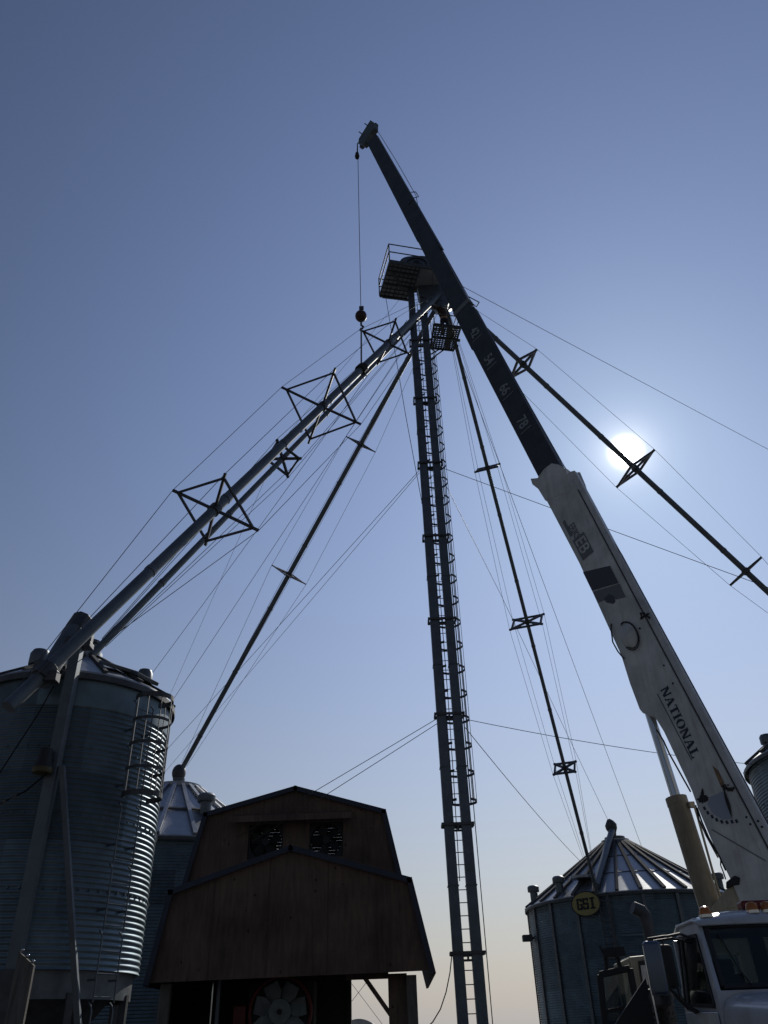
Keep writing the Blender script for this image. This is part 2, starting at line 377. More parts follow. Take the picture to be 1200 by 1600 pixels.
# ladder with cage
la = phi_at(186)
ld = V((math.sin(la), math.cos(la), 0)); lt = V((math.cos(la), -math.sin(la), 0))
base = V((S1.x, S1.y, 0)) + ld * (s1R + .17)
z = .25
ztop_l = atD(222, 1096, 14.9).z
while z < ztop_l - .3:
    lad = MB(); z2 = min(z + .98, ztop_l)
    for sgn in (-1, 1):
        b = base + lt * (sgn * .205)
        lad.path([b + V((0, 0, z)), b + V((0, 0, z2 - .10)), b - ld * .03 + V((0, 0, z2 - .04)), b - ld * .09 + V((0, 0, z2))], .014, 6)
    for zz in (z + .02, z + .33, z + .64):
        if zz + .05 < z2: lad.path([base - lt * .205 + V((0, 0, zz + .05)), base + lt * .205 + V((0, 0, zz + .05))], .011, 6)
    for sgn in (-1, 1):
        b = base + lt * (sgn * .205); lad.bar(b + V((0, 0, z + .3)), b - ld * .18 + V((0, 0, z + .3)), .03, .03)
    build('ladder_section', lad, GALVD, bin1)
    z += .98
cg = MB(); cc = base + ld * .24
zt = atD(205, 1240, 14.6).z; zq_ = ztop_l
hoops = [zt + (zq_ - zt) * i / 4 for i in range(5)]
arc = [R(-125 + 250 * i / 20) for i in range(21)]
def hp(zz, a): return cc + (ld * math.cos(a) + lt * math.sin(a)) * .335 + V((0, 0, zz))
for zz in hoops:
    pts = [hp(zz, a) for a in arc]
    for a, b in zip(pts, pts[1:]): cg.bar(a, b, .012 if zz not in (hoops[0], hoops[-1]) else .02, .05 if zz not in (hoops[0], hoops[-1]) else .085)
for a in (-100, -60, -20, 20, 60, 100): cg.bar(hp(zt, R(a)), hp(zq_, R(a)), .03, .012)
build('ladder_cage', cg, RAIL, bin1, False)

# --- bin behind the barn
C2 = atD(277, 1240, 35); C2.z = 0; k2 = 35 / 28
z2e = 1.6 + (6.58 - 1.6) * k2; z2a = 1.6 + (8.72 - 1.6) * k2
bin2, roof2, rz2 = make_bin('tall corrugated bin half hidden behind the brown plywood barn', C2, 3.6 * k2, 0, z2e, z2a, .1016, 22, 0, 0, 1.0, .10, 128, .14, .12, GALVR)
add_filler(bin2, C2, z2a + .1, .22, .35)
a2 = math.atan2(-C2.x, -C2.y)
add_vent(bin2, C2, rz2, 3.1, a2 - R(21), .5, .22)
rr_ = MB(); rr_.lathe([(2.9, rz2(2.9) + .03), (2.98, rz2(2.98) + .03), (2.98, rz2(2.98) + .10), (2.9, rz2(2.9) + .10)], C2, 64)
build('roof_band', rr_, STEEL, roof2)

# --- bin on the right with the oval sign
D3 = 48.; r3 = ray(964, 1330); h3 = math.hypot(r3.x, r3.y); C3 = V((r3.x / h3 * D3, r3.y / h3 * D3, 0))
R3 = 5.15; z3e = 7.15; z3a = atD(965, 1318, D3).z
bin3, roof3, rz3 = make_bin('wide corrugated bin behind the crane truck carrying the yellow oval sign', C3, R3, 0, z3e, z3a, .1016, 30, 20, 0, .75, .09, 144, .17, .14)
a3 = math.atan2(-C3.x, -C3.y)
for dd in (75, 40, -78): add_vent(bin3, C3, rz3, 4.8, a3 + R(dd), .5, .2)
rb3 = MB()
for q in (2.2, 3.7): rb3.lathe([(q, rz3(q) + .005), (q + .07, rz3(q + .07) + .005), (q + .07, rz3(q + .07) + .035), (q, rz3(q) + .035)], C3, 60)
build('roof_band', rb3, STEEL, roof3)
# roof hatch lid and cap
pcap = V((C3.x, C3.y, z3a + .1))
cap = MB(); cap.lathe([(.40, -.1), (.40, .1), (.55, .13), (.55, .22), (.02, .28)], pcap, 20, True)
build('fill_collar', cap, GALVD, bin3)
gn = MB().path([pcap + V((-.10, -.2, .2)), pcap + V((-.12, -.22, .42)), pcap + V((-.14, -.26, .62)), pcap + V((-.16, -.30, .82)), pcap + V((-.20, -.33, 1.0)), pcap + V((-.24, -.34, 1.12))], [.16, .20, .30, .32, .20, .08], 18)
build('discharge_head', gn, STEEL, bin3)
pa = a3 + R(14); pd = V((math.sin(pa), math.cos(pa), 0))
pe = V((C3.x, C3.y, 0)) + pd * (R3 + .05); pe.z = z3e + .35
build('roof_pipe', MB().tube(pcap + V((-.1, -.28, .62)), pe, .16, .16, 14), PIPE, bin3)
ha = a3 + R(26); hd = V((math.sin(ha), math.cos(ha), 0)); hp_ = V((C3.x, C3.y, 0)) + hd * 4.4; hp_.z = rz3(4.4) + .25
build('roof_hatch', MB().lathe([(.55, 0), (.55, .12), (.02, .14)], hp_, 24, True), GALVR, bin3)
la3 = a3 + R(11); l3 = MB(); ldv = V((math.sin(la3), math.cos(la3), 0)); ltv = V((math.cos(la3), -math.sin(la3), 0)); b3 = V((C3.x, C3.y, 0)) + ldv * (R3 + .2)
for sg in (-1, 1): l3.bar(b3 + ltv * (.22 * sg), b3 + ltv * (.22 * sg) + V((0, 0, z3e)), .05, .05)
for k in range(24): l3.bar(b3 - ltv * .22 + V((0, 0, .3 * k + .2)), b3 + ltv * .22 + V((0, 0, .3 * k + .2)), .03, .03)
build('ladder', l3, STEEL, bin3, False)
fr = MB(); fa = a3 - R(6); fd = V((math.sin(fa), math.cos(fa), 0)); ft = V((math.cos(fa), -math.sin(fa), 0)); fb = V((C3.x, C3.y, 0)) + fd * (R3 + .12); fb.z = z3e - 1.85
fr.bar(fb - ft * 1.0, fb + ft * 1.0, .08, .08)
build('ladder_rest', fr, GALV, bin3, False)
lp = atD(824, 1466, 46.5); build('level_switch', MB().box(lp, (.5, .4, .3)).bar(lp, lp + V((.6, 0, 0)), .1, .1), STEEL, bin3, False, .04)

# --- bin at the right edge
C4 = V((16.85, 27.5, 0)); R4 = 4.45; z4e = 9.2; z4a = 12.0
bin4, roof4, rz4 = make_bin('dark corrugated bin peeking out behind the lower cream boom section', C4, R4, 0, z4e, z4a, .1016, 20, 0, 0, .5, .10, 112, .14, .12)
add_filler(bin4, C4, z4a + .1, .35, .4)
a4 = math.atan2(-C4.x, -C4.y); add_vent(bin4, C4, rz4, 3.9, a4 + R(58), .12, .15)

# --- oval sign
sa = a3 + R(29); sn = V((math.sin(sa), math.cos(sa), 0)); sx = V((-math.cos(sa), math.sin(sa), 0)); 
scn = V((C3.x, C3.y, 0)) + sn * (R3 + .16); 
def solve_sign():
    best = None
    for i in range(0, 130):
        a = a3 + R(i * .5); n_ = V((math.sin(a), math.cos(a), 0)); p = V((C3.x, C3.y, 0)) + n_ * (R3 + .18)
        for zz in [4.5 + .05 * q for q in range(60)]:
            p.z = zz; v = p - EYE; dz = v.dot(_fw); e = (600 + F * v.dot(IMX) / dz - 915) ** 2 + (800 - F * v.dot(IMY) / dz - 1413) ** 2
            if best is None or e < best[0]: best = (e, a, zz)
    return best
_, sa, sz = solve_sign()
sn = V((math.sin(sa), math.cos(sa), 0)); sx = V((-math.cos(sa), math.sin(sa), 0)); sc = V((C3.x, C3.y, sz)) + sn * (R3 + .15)
sign = thing('bin_sign', 'small yellow oval sign with black letters high on a bin wall', 'sign', sc)
def ell(a, b, n=48, off=0.): return [sc + sx * (a * math.cos(2 * math.pi * i / n)) + V((0, 0, b * math.sin(2 * math.pi * i / n))) + sn * off for i in range(n)]
build('sign_rim', MB().prism(ell(.76, .56), sn * .03), BLACK, sign, False)
build('sign_face', MB().prism(ell(.70, .50, 48, .031), sn * .012), YELLOW, sign, False)
lb = MB()
def sbar(x, y, w_, h_): lb.box(sc + sx * (x * .88) + V((0, 0, y * .88)) + sn * .052, (w_ * .88, h_ * .88, .014), Matrix((sx, V((0, 0, 1)), sn)).transposed())
t_ = .105
# G
sbar(-.46, 0, t_, .56); sbar(-.32, .23, .2, t_); sbar(-.245, .17, t_, .12); sbar(-.32, -.23, .2, t_); sbar(-.245, -.13, t_, .2); sbar(-.28, -.03, .17, .07)
# S
sbar(0, .23, .34, t_); sbar(-.115, .12, t_, .2); sbar(0, 0, .34, t_); sbar(.115, -.12, t_, .2); sbar(0, -.23, .34, t_); sbar(-.125, -.155, .09, .09); sbar(.125, .155, .09, .09)
# I
sbar(.39, 0, t_ + .02, .56); sbar(.39, .24, .28, .085); sbar(.39, -.24, .28, .085)
build('lettering', lb, BLACK, sign, False)

# ------------------------------------------------------------------ bucket elevator
X0, XT1, XT2 = 1.26, 1.405, 1.905
LX, LY = 1.66, 22.5
def legx(px1, y1): return atY(px1, y1, LY).x
t1l = (legx(714, 1600) + legx(644.75, 560)) / 2; t1r = t1l + .258
t2r = (legx(761.5, 1600) + legx(674.2, 560)) / 2; t2l = t2r - .262
elev = thing('bucket_elevator', 'tall twin-trunk grain elevator with caged ladder and head platform', 'grain elevator', ((t1l + t2r) / 2, LY, 0))
ZTOP = 28.4
for xa, xb in ((t1l, t1r), (t2l, t2r)):
    tb = MB().box(((xa + xb) / 2, LY, ZTOP / 2 + .3), (xb - xa, .30, ZTOP - .6))
    for k in range(10):
        zz = 3.34 + 3.03 * k - 1.5
        if zz > 1: tb.box(((xa + xb) / 2, LY, zz), (xb - xa + .035, .335, .03))
    build('trunk', tb, TRUNK, elev, False, .006, 1)
for k in range(9):
    cl = MB(); zz = 3.34 + 3.03 * k
    if zz > 27.5: break
    cl.box(((t1l + t2r) / 2, LY - .175, zz), (t2r - t1l + .10, .05, .07)); cl.box(((t1l + t2r) / 2, LY + .175, zz), (t2r - t1l + .12, .05, .09))
    for xx in (t1l - .05, t2r + .05): cl.box((xx, LY, zz), (.05, .42, .07))
    cl.box(((t1r + t2l) / 2, LY - .1, zz - .16), (t2l - t1r, .04, .05))
    cl.tube((t1l - .075, LY, zz), (t1l - .03, LY, zz), .045, .045, 8).tube((t2r + .03, LY, zz), (t2r + .085, LY, zz), .045, .045, 8)
    cl.box(((t1r + t2l) / 2, LY - .15, zz - .08), (.05, .05, .22))
    build('trunk_clamp', cl, STEEL, elev, False)
build('boot', MB().box(((t1l + t2r) / 2, LY, .45), (1.3, .55, .9)), TRUNK, elev, False, .03)
# head
hd_ = MB(); hc = V(((t1l + t2r) / 2 + .06, LY, 28.85)); pts = []
for i in range(0, 21):
    a = math.pi * i / 20; pts.append(hc + V((-.72 * math.copysign(abs(math.cos(a)) ** .6, math.cos(a)), -.26, .62 * math.sin(a) ** .7 + .05)))
pts += [hc + V((.72, -.26, -.55)), hc + V((-.62, -.26, -.75))]
hd_.prism(pts, (0, .52, 0))
build('head_hood', hd_, TRUNK, elev, True, .02)
hx = MB(); hx.tube(hc + V((0, -.42, .05)), hc + V((0, .42, .05)), .14, .14, 20); hx.box(hc + V((0, -.38, -.35)), (.5, .22, .45)); hx.box(hc + V((-.05, .55, -.2)), (.7, .5, .5))
hx.ring(hc + V((0, -.28, .05)), (0, 1, 0), .45, .025)
build('drive_motor', hx, DARKIN, elev, False, .02)
DC = V((2.80, 23.25, 27.75))
ch = MB().prism([atY(*p, 22.3) for p in ((652, 447), (676, 430), (683, 437), (694, 447), (706, 461), (700, 476), (684, 478), (668, 466), (655, 462))], (0, .7, .35))
build('discharge_chute', ch, TRUNK, elev, False)
dm = MB().lathe([(.30, .55), (.55, .25), (.60, .0), (.55, -.18), (.25, -.5), (.2, -.62)], DC, 24, True)
build('distributor', dm, TRUNK, elev)
# service ladder + cage behind the trunks
lx = (t1r + t2l) / 2 + .07; ly = LY + .30; lb2 = MB()
for sg in (-1, 1): lb2.bar((lx + .2 * sg, ly, .3), (lx + .2 * sg, ly, 28.2), .035, .05, V((0, 1, 0)))
zz = .55
while zz < 28.1: lb2.tube((lx - .2, ly, zz), (lx + .2, ly, zz), .012, .012, 6); zz += .305
ladder = build('ladder', lb2, RAIL, elev, False)
cgb = MB(); zc0 = atY(708, 1245, LY).z; hz = [zc0 + .79 * k for k in range(40) if zc0 + .79 * k < 24.5]
cxy = V((lx + .17, ly + .30, 0))
arc2 = [R(-62 + 304 * i / 18) for i in range(19)]
for zq in hz:
    pts = [cxy + V((.40 * math.cos(a), .36 * math.sin(a), zq)) for a in arc2]
    for a, b in zip(pts, pts[1:]): cgb.bar(a, b, .016, .07)
for a in (-40, 0, 50, 90, 130, 180):
    p = cxy + V((.40 * math.cos(R(a)), .36 * math.sin(R(a)), 0)); cgb.bar(p + V((0, 0, hz[0])), p + V((0, 0, hz[-1])), .035, .012, V((math.cos(R(a)), math.sin(R(a)), 0)))
build('ladder_cage', cgb, RAIL, elev, False)
cd = MB().path([(t2r + .10, LY - .05, .2), (t2r + .11, LY - .05, 10), (t2r + .09, LY - .05, 20), (t2r + .1, LY - .05, 26)], .012, 6)
cd.path([(t1r + .1, LY + .1, 27), (t1r + .12, LY + .1, 9.5), (t1r + .10, LY + .1, 7.5), (t1r + .06, LY + .12, 5)], .012, 6)
build('conduit', cd, STEEL, elev)
# upper platform
def rail_posts(mb, poly, z, h=1.07, r=.024, toe=True, close=False):
    n = len(poly)
    for i, p in enumerate(poly): mb.tube((p[0], p[1], z), (p[0], p[1], z + h), r, r, 8)
    for i in range(n if close else n - 1):
        a, b = poly[i], poly[(i + 1) % n]
        for hh in (h, h * .55): mb.tube((a[0], a[1], z + hh), (b[0], b[1], z + hh), r, r, 8)
        if toe: mb.bar((a[0], a[1], z + .05), (b[0], b[1], z + .05), .012, .10)
zp = 27.7
pl = [atZ(608.7, 408, zp), atZ(593, 462, zp), atZ(640, 469, zp)]
xr_ = 2.35; pfl = MB()
A, B_, C_ = pl[0], pl[1], pl[2]; Dn = V((xr_, A.y + (xr_ - A.x) * (C_.y - B_.y) / (C_.x - B_.x), zp))
e1 = (C_ - B_); e1.z = 0
pgm = MB(); nb_ = 30
for i in range(nb_):
    f0, f1 = i / nb_, (i + .80) / nb_; p0, p1 = B_.lerp(A, f0), B_.lerp(A, f1); e0_ = (C_ - B_); e0_ = e0_ * ((t1l - .02 - B_.x) / e0_.x) if f0 < .2 else e0_ * ((xr_ - B_.x) / e0_.x)
    if f0 >= .2 and B_.lerp(A, f0).y > LY - .45: e0_ = (C_ - B_) * ((t1l - .02 - B_.x) / (C_ - B_).x)
    pgm.prism([p0, p1, p1 + e0_, p0 + e0_], (0, 0, .02))
for f_ in (0, .33, .66, 1): p = B_.lerp(A, f_ * .97 + .01); pgm.bar(p + V((0, 0, .02)), p + (C_ - B_) * .99 + V((0, 0, .02)), .05, .03)
for f_ in (.02, .5, .98): p = B_.lerp(C_, f_); pgm.bar(p + V((0, 0, .025)), p + (A - B_) * .98 + V((0, 0, .025)), .05, .03)
plat = build('work_platform', pgm, mat('grey_grating', (.30, .31, .32), .7, .2, .15, 8), elev, False)
gb = MB()
for i in range(9):
    f_ = i / 8; p = B_.lerp(A, f_ * .98 + .01); q = p + (C_ - B_) * 1.0; gb.bar(p - V((0, 0, .03)), q - V((0, 0, .03)), .035 if i % 3 else .07, .05 if i % 3 else .10)
for i in range(8):
    f_ = i / 7; p = B_.lerp(C_, f_ * .98 + .01); q = p + (A - B_) * .98; gb.bar(p - V((0, 0, .025)), q - V((0, 0, .025)), .03, .04)
gb.bar(A - V((0, 0, .06)), Dn - V((0, 0, .06)), .05, .12)
gb.bar(B_ - V((0, 0, .08)) + (C_ - B_) * .1, V((t1l, LY + .1, zp - .55)), .05, .05); gb.bar(A + V((.1, .5, -.05)), V((t1l, LY - .1, zp - .8)), .05, .05)
build('floor_frame', gb, RAIL, plat, False)
rl = MB(); rail_posts(rl, [(C_.x - .15, C_.y), (B_.x, B_.y), (A.x, A.y), (Dn.x, Dn.y), (Dn.x, LY - .2)], zp, 1.07)
build('guard_rail', rl, RAIL, plat)
# small service platform below the distributor
zs = 25.0
q = [atZ(678, 506, zs), atZ(720, 511, zs), atZ(709, 547, zs), atZ(673, 543, zs)]
sp = MB(); n1, n2 = 9, 12
for i in range(n1 + 1):
    f_ = i / n1; wdt = .048 if i not in (0, n1) else .07; sp.bar(q[0].lerp(q[1], f_), q[3].lerp(q[2], f_), wdt, .03)
for i in range(n2 + 1):
    f_ = i / n2; wdt = .05 if i not in (0, n2) else .08; sp.bar(q[0].lerp(q[3], f_) + V((0, 0, .002)), q[1].lerp(q[2], f_) + V((0, 0, .002)), wdt, .03)
sp.bar(q[0].lerp(q[1], .58) - V((0, 0, .04)), q[3].lerp(q[2], .72) - V((0, 0, .04)), .22, .06)
for f_ in (.02, .5, .98): sp.bar(q[0].lerp(q[3], f_) - V((0, 0, .05)), q[1].lerp(q[2], f_) - V((0, 0, .05)), .06, .08)
spl = build('service_platform', sp, RAIL, elev, False)
rl = MB(); rail_posts(rl, [(q[0].x + .02, q[0].y), (q[0].x * .45 + q[1].x * .55, q[0].y + .1), (q[1].x, q[1].y), (q[2].x, q[2].y), (q[3].x + .2, q[3].y)], zs, 1.05, .02, False)
build('guard_rail', rl, RAIL, spl)
kb = MB(); kb.bar(q[3].lerp(q[2], .35) - V((0, 0, .06)), (t2r, LY + .1, zs - 1.0), .05, .05); kb.bar(q[3].lerp(q[2], .55) - V((0, 0, .06)), (t2r, LY + .1, zs - 1.25), .05, .05)
kb.bar(q[0].lerp(q[1], .3) - V((0, 0, .06)), (t2r, LY - .1, zs - .9), .05, .05)
for p in (q[1].lerp(q[2], .55), q[1].lerp(q[2], .8)): kb.box(p + V((.06, 0, -.03)), (.14, .08, .08))
build('knee_brace', kb, RAIL, spl, False)

# ------------------------------------------------------------------ spouts
def frame_mesh(mb, C, corners, wd, a, tip=1.14):
    cs = [V(c) for c in corners]
    for c in cs:
        d = c - C; mb.bar(C - d * 0.02, C + d, wd, wd * .8, a)
    ins = [C + (c - C) * (1 / tip) for c in cs]
    for i in range(4): mb.bar(ins[i], ins[(i + 1) % 4], wd * .8, wd * .8, a)
    mb.box(C, (.01, .01, .01))
def spout(label, S, E, r, frames, cables=True, ext=None, wd=.06):
    t = thing('grain_spout', label, 'grain spout', E, 'spouts fanning out from the elevator head')
    a = (E - S).normalized(); Ln = (E - S).length
    pb = MB().tube(S, E, r, r, 20)
    build('pipe', pb, PIPE, t)
    k = 3.0
    while k < Ln - .5:
        build('joint_band', MB().tube(S + a * k, S + a * (k + .10), r + .012, r + .012, 20), GALVD, t); k += 3.05
    u = a.cross(V((0, 0, 1))).normalized(); v = u.cross(a).normalized()
    tips = [[], [], [], []]; 
    for fr_ in frames:
        C = online(S, E, *fr_[0]); fm = MB()
        if isinstance(fr_[1], list):
            cs = [onplane(*p, C, a) for p in fr_[1]]; w_ = wd
        else:
            Lh, ph = fr_[1:3]; w_ = wd; cs = [C + (u * math.cos(ph + i * math.pi / 2) + v * math.sin(ph + i * math.pi / 2)) * Lh for i in range(4)]
        frame_mesh(fm, C, cs, w_, a)
        fm.tube(C - a * .09, C + a * .09, r + .03, r + .03, 16)
        build('brace_frame', fm, STEEL, t, False)
        for i, c in enumerate(cs):
            cc_ = c - C; tips[i].append((fr_[0], C + cc_))
    if cables:
        for i in range(4):
            pts = [S + (tips[i][0][1] - S) * .0 + (tips[i][0][1] - online(S, E, *tips[i][0][0])).normalized() * (r + .03) + a * .3] + [p for _, p in tips[i]]
            pts += [E + (tips[i][-1][1] - online(S, E, *tips[i][-1][0])).normalized() * (r + .03) - a * .4]
            build('truss_cable', MB().path(pts, .0075, 5), WIRE, t)
    return t, a
SP1S = atD(690, 457, 22.7); SP1E = atD(13, 1105, 13.5)
sp1, a1 = spout('thickest spout with three large diamond braces held by the crane sling', SP1S, SP1E, .115,
    [((603, 533), [(562, 515), (619, 497), (640, 553), (590, 570)]), ((500, 632), [(440, 605), (524, 575), (564, 663), (482, 693)]), ((337, 798), [(270, 766), (352, 740), (404, 829), (321, 852)])], True, None, .06)
cu = MB(); pk = online(SP1S, SP1E, 72, 1052)
cu.tube(pk - a1 * .14, pk + a1 * .14, .165, .165, 20); cu.box(pk + V((.15, -.02, -.1)), (.2, .2, .18)); cu.box(pk + V((-.12, 0, .1)), (.14, .14, .2))
build('coupling', cu, STEEL, sp1, False, .015)
build('outlet_shade_disc', MB().lathe([(.108, 0), (.108, .01), (.001, .011)], (0, 0, 0), 20), BLACK, sp1)  # black disc paints the shade inside the open pipe end
ol = sp1.children[-1]; ol.matrix_world = Matrix.Translation(SP1E + a1 * .003) @ a1.to_track_quat('Z', 'Y').to_matrix().to_4x4()
SP2S = atD(688, 463, 23.9); SP2E = V((S1.x, S1.y, s1za + .38)); SP2E = atD(143, 1024, 16.1)
sp2, a2_ = spout('thinner spout just under the thickest one ending on the hopper bin roof', SP2S, SP2E, .076, [((447, 722), .62, R(30))], True, None, .07)
SP3S = atD(690, 465, 23.6); SP3E = V((C2.x, C2.y, z2a + .75))
sp3, _ = spout('spout slanting to the bin behind the barn with two thin braces', SP3S, SP3E, .10, [((565, 695), .72, R(45)), ((455, 900), .85, R(45))])
build('inlet_head', MB().ball(SP3E + V((-.03, 0, .0)), .29, 16, 10, 1.25), STEEL, sp3)
SP4S = atD(697, 480, 23.3); SP4E = atD(933, 1396, 41.6)
sp4, _ = spout('steep spout with three cross braces landing on the bin with the oval sign', SP4S, SP4E, .08, [((755, 733), .70, R(45)), ((822, 972), 1.02, R(45)), ((882, 1200), .72, R(45))], True, None, .10)
SP5S = atD(700, 460, 23.3); SP5E = V((C4.x, C4.y, z4a + .6)); _p5 = atD(1200, 925, 28.0); SP5E = SP5S + (_p5 - SP5S) * 1.22
sp5, _ = spout('spout passing across the sun with three short braces', SP5S, SP5E, .10, [((815, 572), .80, R(45)), ((985, 740), .98, R(45)), ((1165, 893), .72, R(45))], True, None, .10)

# short transfer tube, support post, yard light at left
TT0 = atD(118, 984, 14.75); TT1 = atD(64, 1066, 14.4); ta = (TT1 - TT0).normalized()
tt = thing('transfer_tube', 'short wide capped tube lying against the lower end of the thickest spout', 'auger tube', TT1)
build('tube_body', MB().tube(TT0, TT1, .19, .16, 20), PIPE, tt)
build('end_cap', MB().tube(TT0 - ta * .32, TT0 + ta * .05, .20, .205, 8), STEEL, tt, False, .03)
Pt = atD(121, 1012, 14.45); pb_ = V((Pt.x, Pt.y, 0))
post = thing('support_post', 'tall square steel post with leaning brace in front of hopper bin', 'support post', pb_)
build('pole', MB().bar(pb_, Pt, .185, .185, V((0, 1, 0))), PIPE, post, False, .01)
hb_ = MB(); hb_.box(Pt + V((.05, 0, .03)), (.42, .22, .10)); hb_.box(Pt + V((.02, -.02, .17)), (.06, .25, .34)); hb_.box(Pt + V((.2, 0, .22)), (.09, .12, .42)); hb_.box(Pt + V((-.16, 0, .13)), (.12, .2, .12))
build('saddle', hb_, STEEL, post, False, .01)
bt = atD(97, 1196, 14.35); bb = atD(122, 1600, 14.6); bb2 = bt + (bb - bt) * (bt.z / (bt.z - bb.z))
build('brace', MB().bar(bt, bb2, .09, .09, V((0, 1, 0))), PIPE, post, False, .006)
build('base_sleeve', MB().bar(pb_ + V((0, -.02, 0)), pb_ + V((0, -.02, 2.62)), .30, .30, V((0, 1, 0))), STEEL, post, False, .01)
tp = atD(46, 1497, 13.6); tpz = V((tp.x, tp.y, 0))
tim = thing('timber_post', 'dark timber post with slanted top beside the steel post', 'timber post', tpz)
build('post_body', MB().prism([tpz + V((-.13, -.1, 0)), tpz + V((.12, -.1, 0)), V((tp.x + .12, tp.y - .1, tp.z - .10)), V((tp.x - .13, tp.y - .1, tp.z + .08))], (0, .06, 0)), POST, tim, False)
bo = MB()
for i in range(3): bo.ball(V((tp.x - .10 + .09 * i, tp.y - .04, tp.z + .10 - .072 * i)), .022, 8, 6)
build('bolt_head', bo, CHROME, tim)
lpz = atD(69, 1190, 14.3)
yl = thing('yard_light', 'dark yard light with yellowed lens fixed to the steel post', 'yard light', lpz)
build('housing', MB().lathe([(.085, .22), (.10, .20), (.115, 0), (.16, -.10)], lpz, 18, True), BLACK, yl)
build('lens', MB().lathe([(.155, -.10), (.165, -.13), (.15, -.19), (.02, -.22)], lpz, 18), LENSY, yl)
build('arm', MB().tube(lpz + V((.05, 0, .08)), V((pb_.x, pb_.y, lpz.z + .08)), .03, .03, 8), STEEL, yl)

# ------------------------------------------------------------------ wires
def wire(label, pts, r=.008, cat='guy wire', grp='guy wires of the grain elevator', name='guy_wire', sag=.14):
    P = [atD(*p) if not isinstance(p, V) else p for p in pts]
    if sag and len(P) == 2 and (P[0] - P[1]).length > 6:
        a, b = P; P = [a.lerp(b, i / 12) - V((0, 0, sag * 4 * (i / 12) * (1 - i / 12))) for i in range(13)]
    o = build(name, MB().path(P, r, 5), WIRE if name == 'guy_wire' else CABLE); tag(o, label, cat, grp); return o
def gext(p1, p2):   # carry a wire on to the ground
    a, b = atD(*p1), atD(*p2)
    assert b.z < a.z - .2, (p1, p2)
    if b.z > .2: b = a + (b - a) * (a.z / (a.z - b.z))
    return [a, b]
wire('guy wire from upper elevator ending above the small vent of the hopper bin', [atD(636, 500, 22.6), atD(217, 1080, 34)], .010)
wire('guy wire from upper elevator passing beside the eave of the hopper bin', gext((640, 530, 22.6), (257, 1110, 36)), .010)
wire('upper of two close wires running from mid elevator behind the hopper bin', gext((655, 735, 22.5), (257, 1172, 38)), .010)
wire('lower of two close wires running from mid elevator behind the hopper bin', gext((655, 739, 22.5), (340, 1108, 40)), .009)
wire('loose wire hanging from the head platform corner to the elevator trunk', [atD(603, 466, 22.8), atD(634, 650, 22.7), atD(662, 800, 22.5)], .012)
wire('thin wire from under the head platform crossing behind the diamond braces', [atD(626, 466, 22.7), atD(440, 690, 24), atD(255, 1110, 34)], .006)
wire('topmost long wire sloping from the elevator head above the sun', [atD(690, 430, 22.6), atD(1200, 702, 40), atD(1330, 770, 45)], .012)
wire('wire from mid elevator passing behind the cream boom just below its collar', gext((691, 731, 22.5), (1155, 897, 24)), .011)
wire('nearly level wire from lower elevator passing behind the word on the boom', [atD(728, 1124, 22.5), atD(1195, 1196, 30)], .010)
wire('wire from lower elevator ending on the roof slope of the signed bin', [atD(727, 1137, 22.5), atD(906, 1345, 46)], .012)
wire('wire from mid elevator ending at the roof peak of the signed bin', [atD(690, 745, 22.5), atD(782, 928, 30), atD(955, 1292, 47)], .010)
wire('wire from service platform dropping beside the cross braced steep spout', gext((712, 540, 22.8), (1003, 1322, 50)), .011)
wire('upper of two close wires between lower elevator and barn peak', gext((681, 1124, 22.5), (490, 1233, 23.5)), .010)
wire('lower of two close wires between lower elevator and barn peak', gext((684, 1130, 22.5), (512, 1236, 23.5)), .010)
wire('wire rising beside the knee brace in the gap under the barn canopy', [atD(540, 1577, 30), atD(574, 1533, 30), atD(600, 1495, 30)], .008, 'guy wire')
wire('wire falling toward the pale shed in the gap under the barn canopy', [atD(544, 1530, 31), atD(570, 1564, 31), atD(600, 1604, 31)], .008, 'guy wire')
wire('thin rope hanging from the thickest spout down across the hopper bin', [atD(84, 1072, 14.1), atD(60, 1115, 13.9), atD(0, 1207, 13.4), atD(-40, 1280, 13.2)], .010, 'rope', None, 'rope')
wire('black power cable drooping away from the yard light', [atD(75, 1207, 14.3), atD(40, 1236, 13.5), atD(0, 1256, 12.8), atD(-60, 1270, 12)], .014, 'power cable', None, 'power_cable')
wire('black cable hanging in a curve from the lowest trunk clamp', [atD(706, 1492, 22.3), atD(703, 1520, 22.1), atD(697, 1550, 21.9), atD(688, 1577, 21.6), atD(676, 1597, 21.2), atD(660, 1612, 20.6), atD(640, 1622, 20)], .014, 'power cable', None, 'power_cable')

# ------------------------------------------------------------------ barn
barn = thing('wooden_barn', 'dark brown plywood feed barn with raised fan loft and open canopy', 'barn', (-2.6, 24, 0))
KB = 21 / 17; YF, YB = 21.0, 27.2
def P2(px, py, Y): return atY(px, py, Y)
lo = [P2(*p, YF) for p in ((231, 1536), (268, 1395), (455, 1326), (640, 1376), (675, 1516))]
Y2 = 19.4 * KB
up_ = [P2(*p, Y2) for p in ((283, 1405), (322, 1274), (462, 1233), (600, 1269), (628, 1385))]
build('front_wall', MB().prism(lo, (0, .06, 0)), WOOD, barn, False)
SEAM = mat('seam_batten', (.09, .065, .055), .9)
for px_ in (330, 418, 512, 590):
    x_ = P2(px_, 1450, YF).x; i = 1 if x_ < lo[2].x else 2; f_ = (x_ - lo[i].x) / (lo[i + 1].x - lo[i].x); top = lo[i].lerp(lo[i + 1], f_)
    build('sheet_seam', MB().box((x_, YF - .006, (top.z + lo[0].z) / 2), (.014, .012, top.z - lo[0].z - .12)), SEAM, barn, False)
